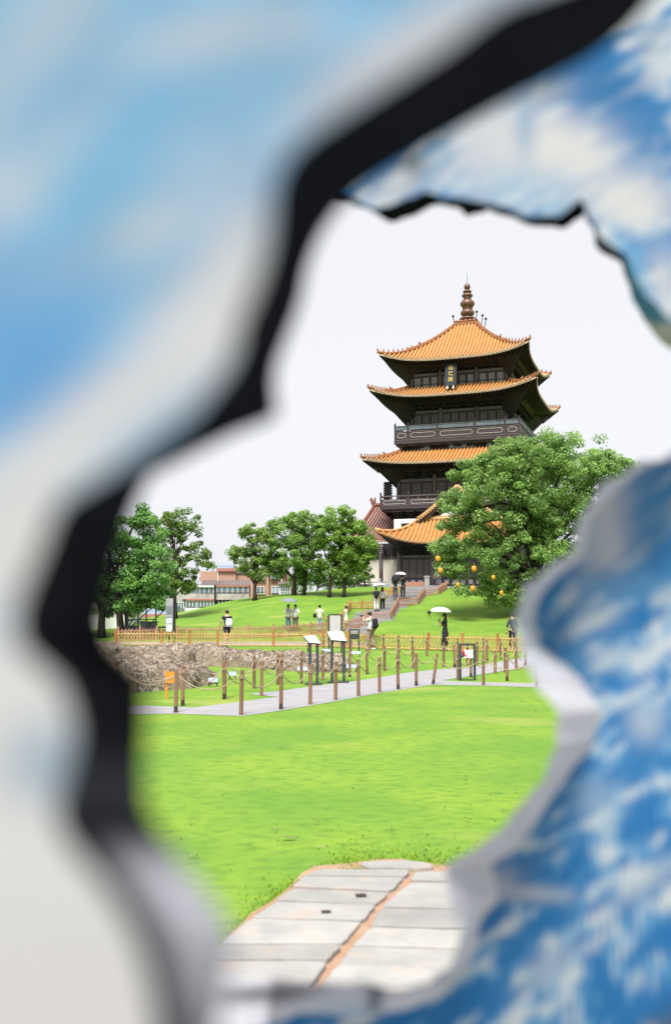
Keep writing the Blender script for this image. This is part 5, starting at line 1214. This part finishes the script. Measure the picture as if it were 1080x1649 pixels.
def board(label, front, back, outerF, Yf, Yb, paint, wall_paint, n=260, rings=46, name='painted_board', pk=.53, pw=1.0, jit=0):
    f, b, ts = pair_resample(front, back, n); o_ = [Vector(p) for p in [(q[0], q[1], 0) for q in outerF]]
    _, of, _ = pair_resample(front, outerF, n)
    if jit:
        for P_, a_ in ((f, jit * .5), (b, jit)):
            for i in range(n):
                q = P_[i]; w_ = noise.fractal((q.x * .02, q.y * .02, 2.2), 1, 2, 3); w2 = noise.fractal((q.x * .02, q.y * .02, 9.2), 1, 2, 3); P_[i] = q + Vector((w_, w2, 0)) * a_ * 2
    root = empty(name, at(front[0][0], front[0][1], Yf), 0, label, 'board')
    base = root.location; yb = Yb if callable(Yb) else (lambda q: Yb); Yd = Yf + .28
    vs = []; cols = []
    for r_ in range(rings + 1):
        t = r_ / rings; t2 = t ** 2.2
        for i in range(n):
            p = f[i].lerp(of[i], t2); vs.append(at(p.x, p.y, Yf) - base); cols.append(np.clip(paint(p.x, p.y), .002, 1) * pk)
    fs = [(r_ * n + i, r_ * n + i + 1, (r_ + 1) * n + i + 1, (r_ + 1) * n + i) for r_ in range(rings) for i in range(n - 1)]
    mb = MB(); mb.add(vs, fs); o = mb.build('painted_face', M['paint'], root); set_col(o.data, np.array(cols))
    # back face
    vs = [at(p.x, p.y, yb(p)) - base for p in b] + [(at(q.x, q.y, max(Yd, yb(p))) if yb(p) < Yf else at(p.x, p.y, yb(p))) - base for p, q in zip(b, f)] + [at(p.x, p.y, Yf) + Vector((0, Yd - Yf, 0)) - base for p in of]
    mb = MB(); mb.add(vs, [(k * n + i, (k + 1) * n + i, (k + 1) * n + i + 1, k * n + i + 1) for k in range(2) for i in range(n - 1)]); mb.build('back_face', M['backpaint'], root)
    # thick cut edge
    vs = []; cols = []; K = 6
    for k in range(K + 1):
        for i in range(n):
            p = (at(f[i].x, f[i].y, Yf)).lerp(at(b[i].x, b[i].y, yb(b[i])), k / K); q = f[i].lerp(b[i], k / K); vs.append(p - base); cols.append(np.clip(wall_paint(q.x, q.y, k / K), .001, 1) * pw)
    mb = MB(); mb.add(vs, [(k * n + i, (k + 1) * n + i, (k + 1) * n + i + 1, k * n + i + 1) for k in range(K) for i in range(n - 1)]); o = mb.build('cut_edge', M['paint'], root); set_col(o.data, np.array(cols))
    # outer rim
    vs = [at(p.x, p.y, Yf) - base for p in of] + [at(p.x, p.y, Yf) + Vector((0, Yd - Yf, 0)) - base for p in of]
    mb = MB(); mb.add(vs, [(i, i + 1, n + i + 1, n + i) for i in range(n - 1)]); mb.build('outer_edge', M['backpaint'], root)
M['paint'] = vmat('brushed_paint', .9, 0, .0, bump=.3); M['backpaint'] = mat('dull_back_paint', (.35, .38, .42), .8)
Wt, Bl, DB, LB, GR = (.60, .60, .60), (.13, .33, .56), (.045, .17, .38), (.25, .46, .64), (.44, .47, .50)
blobsA = [(60, 60, 60, 200, 38, (.52, .55, .58), .5), (900, -20, 120, 40, -20, (.55, .55, .56), .8), (40, 90, 70, 260, 35, (.36, .46, .52), .7), (140, 180, 120, 90, 0, Bl, .5), (330, 60, 150, 45, -12, (.46, .50, .53), .85), (75, 270, 150, 45, -48, (.50, .53, .55), .85), (470, 50, 70, 40, 0, (.42, .46, .52), .7), (0, 310, 60, 50, 0, (.6, .6, .6), .6),
          (190, 250, 180, 75, -35, (.18, .40, .58), .9), (40, 560, 140, 130, -30, (.13, .32, .56), .95), (60, 640, 120, 60, -30, (.13, .31, .55), .9), (330, 270, 90, 70, 0, (.34, .44, .55), .7), (430, 290, 60, 60, 0, (.22, .36, .52), .6), (240, 370, 90, 40, -20, (.50, .52, .52), .8), (100, 440, 140, 30, -20, (.24, .38, .52), .6),
          (560, 130, 170, 45, -38, (.45, .47, .50), .8), (420, 120, 120, 60, -20, (.22, .38, .52), .6), (700, 60, 160, 50, -35, (.5, .5, .51), .9),
          (390, 420, 70, 110, 10, (.52, .52, .52), .9), (330, 530, 130, 90, -40, (.60, .60, .60), .95), (200, 640, 190, 60, -32, (.58, .58, .58), .95), (60, 760, 150, 60, -25, (.60, .60, .59), .95), (20, 880, 150, 110, 0, (.58, .58, .57), .95), (0, 1010, 80, 60, 0, (.45, .50, .56), .7), (20, 1130, 170, 100, 0, (.60, .60, .59), .95),
          (90, 1240, 85, 65, 20, (.20, .31, .40), .9), (60, 1400, 260, 120, 0, (.60, .60, .59), .97), (60, 1600, 300, 160, 0, (.58, .57, .56), .97)]
def paintA(x, y):
    if x < -500 or y > 2200 or y < -400: return np.array((.4, .48, .55))
    base = np.array((.20, .40, .58)) * (1 + .25 * noise.noise((x * .01, y * .01, 0)))
    if y > 820: base = np.array((.56, .56, .56))
    return blend(base, blobsA, x, y)
def wallA(x, y, t):  # paler grey low down: light on the upturned edge, with some white paint
    g = .010 + .006 * max(0, noise.noise((x * .008, y * .008, 3)))
    c = np.array((g, g, g * 1.15)); 
    if y > 1340:
        w = max(0, min(1, (t - .16) / .28)) * max(0, min(1, (y - 1340) / 70)); w *= 1 - max(0, min(1, (y - 1590) / 60)) * .5; c = c * (1 - w) + np.array((.34, .33, .36)) * w
    if y > 1200: w = .5 * max(0, 1 - abs(y - 1270) / 70); c = c * (1 - w) + np.array((.09, .09, .10)) * w
    return c
fA = [(1500, -900), (1250, -330), (1060, -60), (960, -20), (905, 0), (830, 25), (740, 95), (600, 185), (500, 250), (462, 310), (458, 400), (436, 480), (408, 540), (400, 600), (330, 690), (225, 765), (115, 815), (88, 890), (58, 960), (45, 1020), (60, 1060), (115, 1100), (145, 1170), (135, 1240), (110, 1300), (125, 1360), (180, 1420), (235, 1500), (262, 1580), (275, 1670), (250, 2200), (200, 9400)]
bA = [(1500, -600), (1250, -200), (1080, -30), (1045, 0), (1020, 35), (960, 88), (830, 155), (700, 228), (590, 295), (530, 350), (495, 425), (486, 485), (462, 545), (440, 600), (447, 672), (370, 702), (235, 770), (208, 845), (185, 930), (165, 1010), (185, 1045), (232, 1085), (238, 1140), (232, 1220), (232, 1290), (262, 1350), (325, 1425), (375, 1500), (370, 1570), (345, 1670), (330, 2200), (320, 6200)]
oA = [(1500, -1100), (1250, -1150), (1060, -1200), (960, -1200), (905, -1200), (800, -1200), (600, -1200), (300, -1200), (0, -1200), (-300, -1200), (-600, -1100), (-900, -950), (-1200, -800), (-1350, -500), (-1450, -200), (-1500, 0), (-1500, 200), (-1500, 350), (-1500, 500), (-1500, 650), (-1500, 800), (-1500, 950), (-1500, 1050), (-1500, 1150), (-1500, 1250), (-1500, 1350), (-1500, 1450), (-1500, 1600), (-1500, 1750), (-1500, 1950), (-1500, 3000), (-1500, 9400)]
fA = [(a + (-24 if 0 < i else 0), b - (22 if i < 16 else 6)) for i, (a, b) in enumerate(fA)]
def ybA(q): return float(np.interp(q.y, [0, 350, 680, 900, 1150, 1500], [.66, .62, .60, .54, .47, .44]))
def ybB(q): return float(np.interp(q.y, [0, 560, 720, 5000], [1.74, 1.74, 1.27, 1.27])) if q.x > 440 else 1.5
board('very near pale blue and white painted board at the left, thick black cut edge', fA, bA, oA, .36, ybA, paintA, wallA)
# second board
def strokes(x, y):
    a = R(-32); u = x * math.cos(a) + y * math.sin(a); v = -x * math.sin(a) + y * math.cos(a)
    n1 = noise.fractal((u * .006, v * .019, 1.7), 1, 2, 3); n2 = noise.fractal((u * .014, v * .052, 5.1), 1, 2, 3)
    n3 = noise.fractal((u * .03, v * .10, 9.1), 1, 2, 2)
    return n1 * .6 + n2 * .8 + n3 * .25
blobsB = [(1095, 1665, 95, 30, -37, (.11, .105, .11), 1), (1045, 1650, 70, 8, -37, (.02, .02, .022), .6), (875, 240, 165, 85, 12, (.60, .60, .61), .98), (780, 250, 60, 90, 0, (.52, .55, .60), .75), (640, 300, 60, 25, -25, (.48, .50, .52), .8), (850, 300, 110, 35, 5, (.30, .46, .60), .55), (960, 130, 110, 55, 15, (.045, .16, .36), .9), (1050, 230, 60, 60, 0, (.05, .18, .40), .8), (870, 150, 60, 18, -15, (.30, .34, .38), .7),
          (1050, 60, 40, 40, 0, (.4, .42, .44), .6), (1020, 330, 80, 50, 0, (.58, .59, .60), .9), (1060, 400, 60, 25, 0, (.10, .25, .48), .7), (1070, 470, 40, 70, 0, (.55, .57, .60), .8), (1020, 450, 22, 80, -25, (.14, .36, .56), .7),
          (705, 240, 30, 60, 0, (.12, .25, .40), .5), (845, 200, 20, 60, 0, (.14, .3, .48), .55), (665, 265, 25, 20, 0, (.03, .06, .10), .7),
          (985, 850, 50, 90, 15, (.60, .62, .65), .95), (945, 860, 26, 60, 0, (.42, .50, .58), .7), (1050, 830, 60, 80, 0, (.07, .24, .48), .9), (960, 990, 40, 22, 0, (.40, .50, .60), .7), (990, 1060, 70, 20, 0, (.42, .52, .62), .75), (920, 1060, 26, 70, -28, (.06, .22, .46), .9), (1070, 960, 26, 22, 0, (.42, .5, .58), .6),
          (1040, 1160, 34, 40, 0, (.45, .52, .6), .7), (1000, 940, 110, 26, 0, (.10, .28, .52), .7), (960, 1290, 44, 40, 0, (.34, .46, .58), .6), (860, 1440, 70, 12, 3, (.50, .54, .58), .85), (760, 1430, 70, 30, -10, (.58, .58, .60), .9), (880, 1560, 60, 26, -40, (.45, .52, .60), .7), (1040, 1420, 70, 20, -35, (.48, .54, .6), .7)]
def paintB(x, y):
    if x > 1250 or x < -150 or y > 1800 or y < -150: return np.array((.08, .25, .48))
    s = strokes(x, y); t = max(0, min(1, (s + .10) * 2.6)); c = np.array((.035, .18, .44)) * (1 - t) + np.array((.20, .44, .66)) * t
    t2 = max(0, min(1, (s - .17) * 6.0)); c = c * (1 - t2) + np.array((.55, .61, .66)) * t2
    c = blend(c, blobsB, x, y) * (.92, .90, .86)
    return c
def wallB(x, y, t):
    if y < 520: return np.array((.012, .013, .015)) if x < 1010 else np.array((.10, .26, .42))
    c = np.array((.55, .545, .58)); c = c + .05 * noise.noise((x * .02, y * .02, 0))
    return blend(c, [(605, 1600, 14, 55, 10, (.05, .05, .06), .85), (655, 1585, 60, 10, -10, (.12, .11, .12), .7), (425, 1602, 100, 16, -5, (.05, .05, .06), .9), (470, 1570, 60, 10, 0, (.5, .5, .56), .6), (560, 1640, 60, 30, 0, (.2, .36, .5), .6), (880, 1000, 40, 60, 0, (.40, .50, .58), .5)], x, y)
fB = [(-100, 900), (-50, 500), (300, 250), (540, 312), (605, 336), (645, 322), (685, 306), (712, 318), (755, 320), (775, 322), (820, 332), (850, 350), (900, 350), (930, 320), (965, 378), (990, 395), (1008, 415), (1040, 475), (1085, 520), (1180, 600), (1190, 700), (1120, 738), (1056, 745), (1004, 776), (950, 838), (936, 896), (876, 945), (856, 992), (874, 1042), (932, 1090), (968, 1145), (960, 1190), (922, 1240), (875, 1305), (835, 1365), (790, 1395), (805, 1440), (778, 1480), (765, 1530), (710, 1600), (640, 1632), (560, 1640), (480, 1632), (420, 1655), (300, 1680), (100, 1700), (0, 1500), (-100, 1200), (-100, 900.1)]
bB = [(-80, 900), (-30, 520), (320, 270), (545, 328), (590, 332), (627, 362), (700, 327), (725, 333), (757, 351), (785, 331), (815, 346), (850, 362), (902, 371), (935, 343), (968, 395), (988, 408), (1005, 435), (1020, 485), (1060, 550), (1160, 620), (1160, 680), (1105, 716), (1040, 742), (980, 772), (938, 830), (925, 885), (850, 935), (828, 990), (840, 1040), (862, 1095), (900, 1150), (898, 1200), (872, 1255), (828, 1310), (775, 1365), (716, 1402), (722, 1455), (750, 1490), (728, 1540), (685, 1588), (635, 1598), (590, 1580), (500, 1588), (430, 1575), (300, 1560), (120, 1600), (20, 1450), (-80, 1200), (-80, 900.1)]
def ang_out(p):
    dx, dy = p[0] - 560, p[1] - 900; L = 1.0
    sx = (1900 if dx > 0 else 1500) / max(1, abs(dx)); sy = (1500 if dy < 0 else 3900) / max(1, abs(dy)); k = min(sx, sy); return (560 + dx * k, 900 + dy * k)
oB = [ang_out(p) for p in fB]
board('blue and white brush painted board with a ragged opening framing the pagoda', fB, bB, oB, 1.38, ybB, paintB, wallB, n=520, rings=130, pw=.72, pk=.66, jit=5)
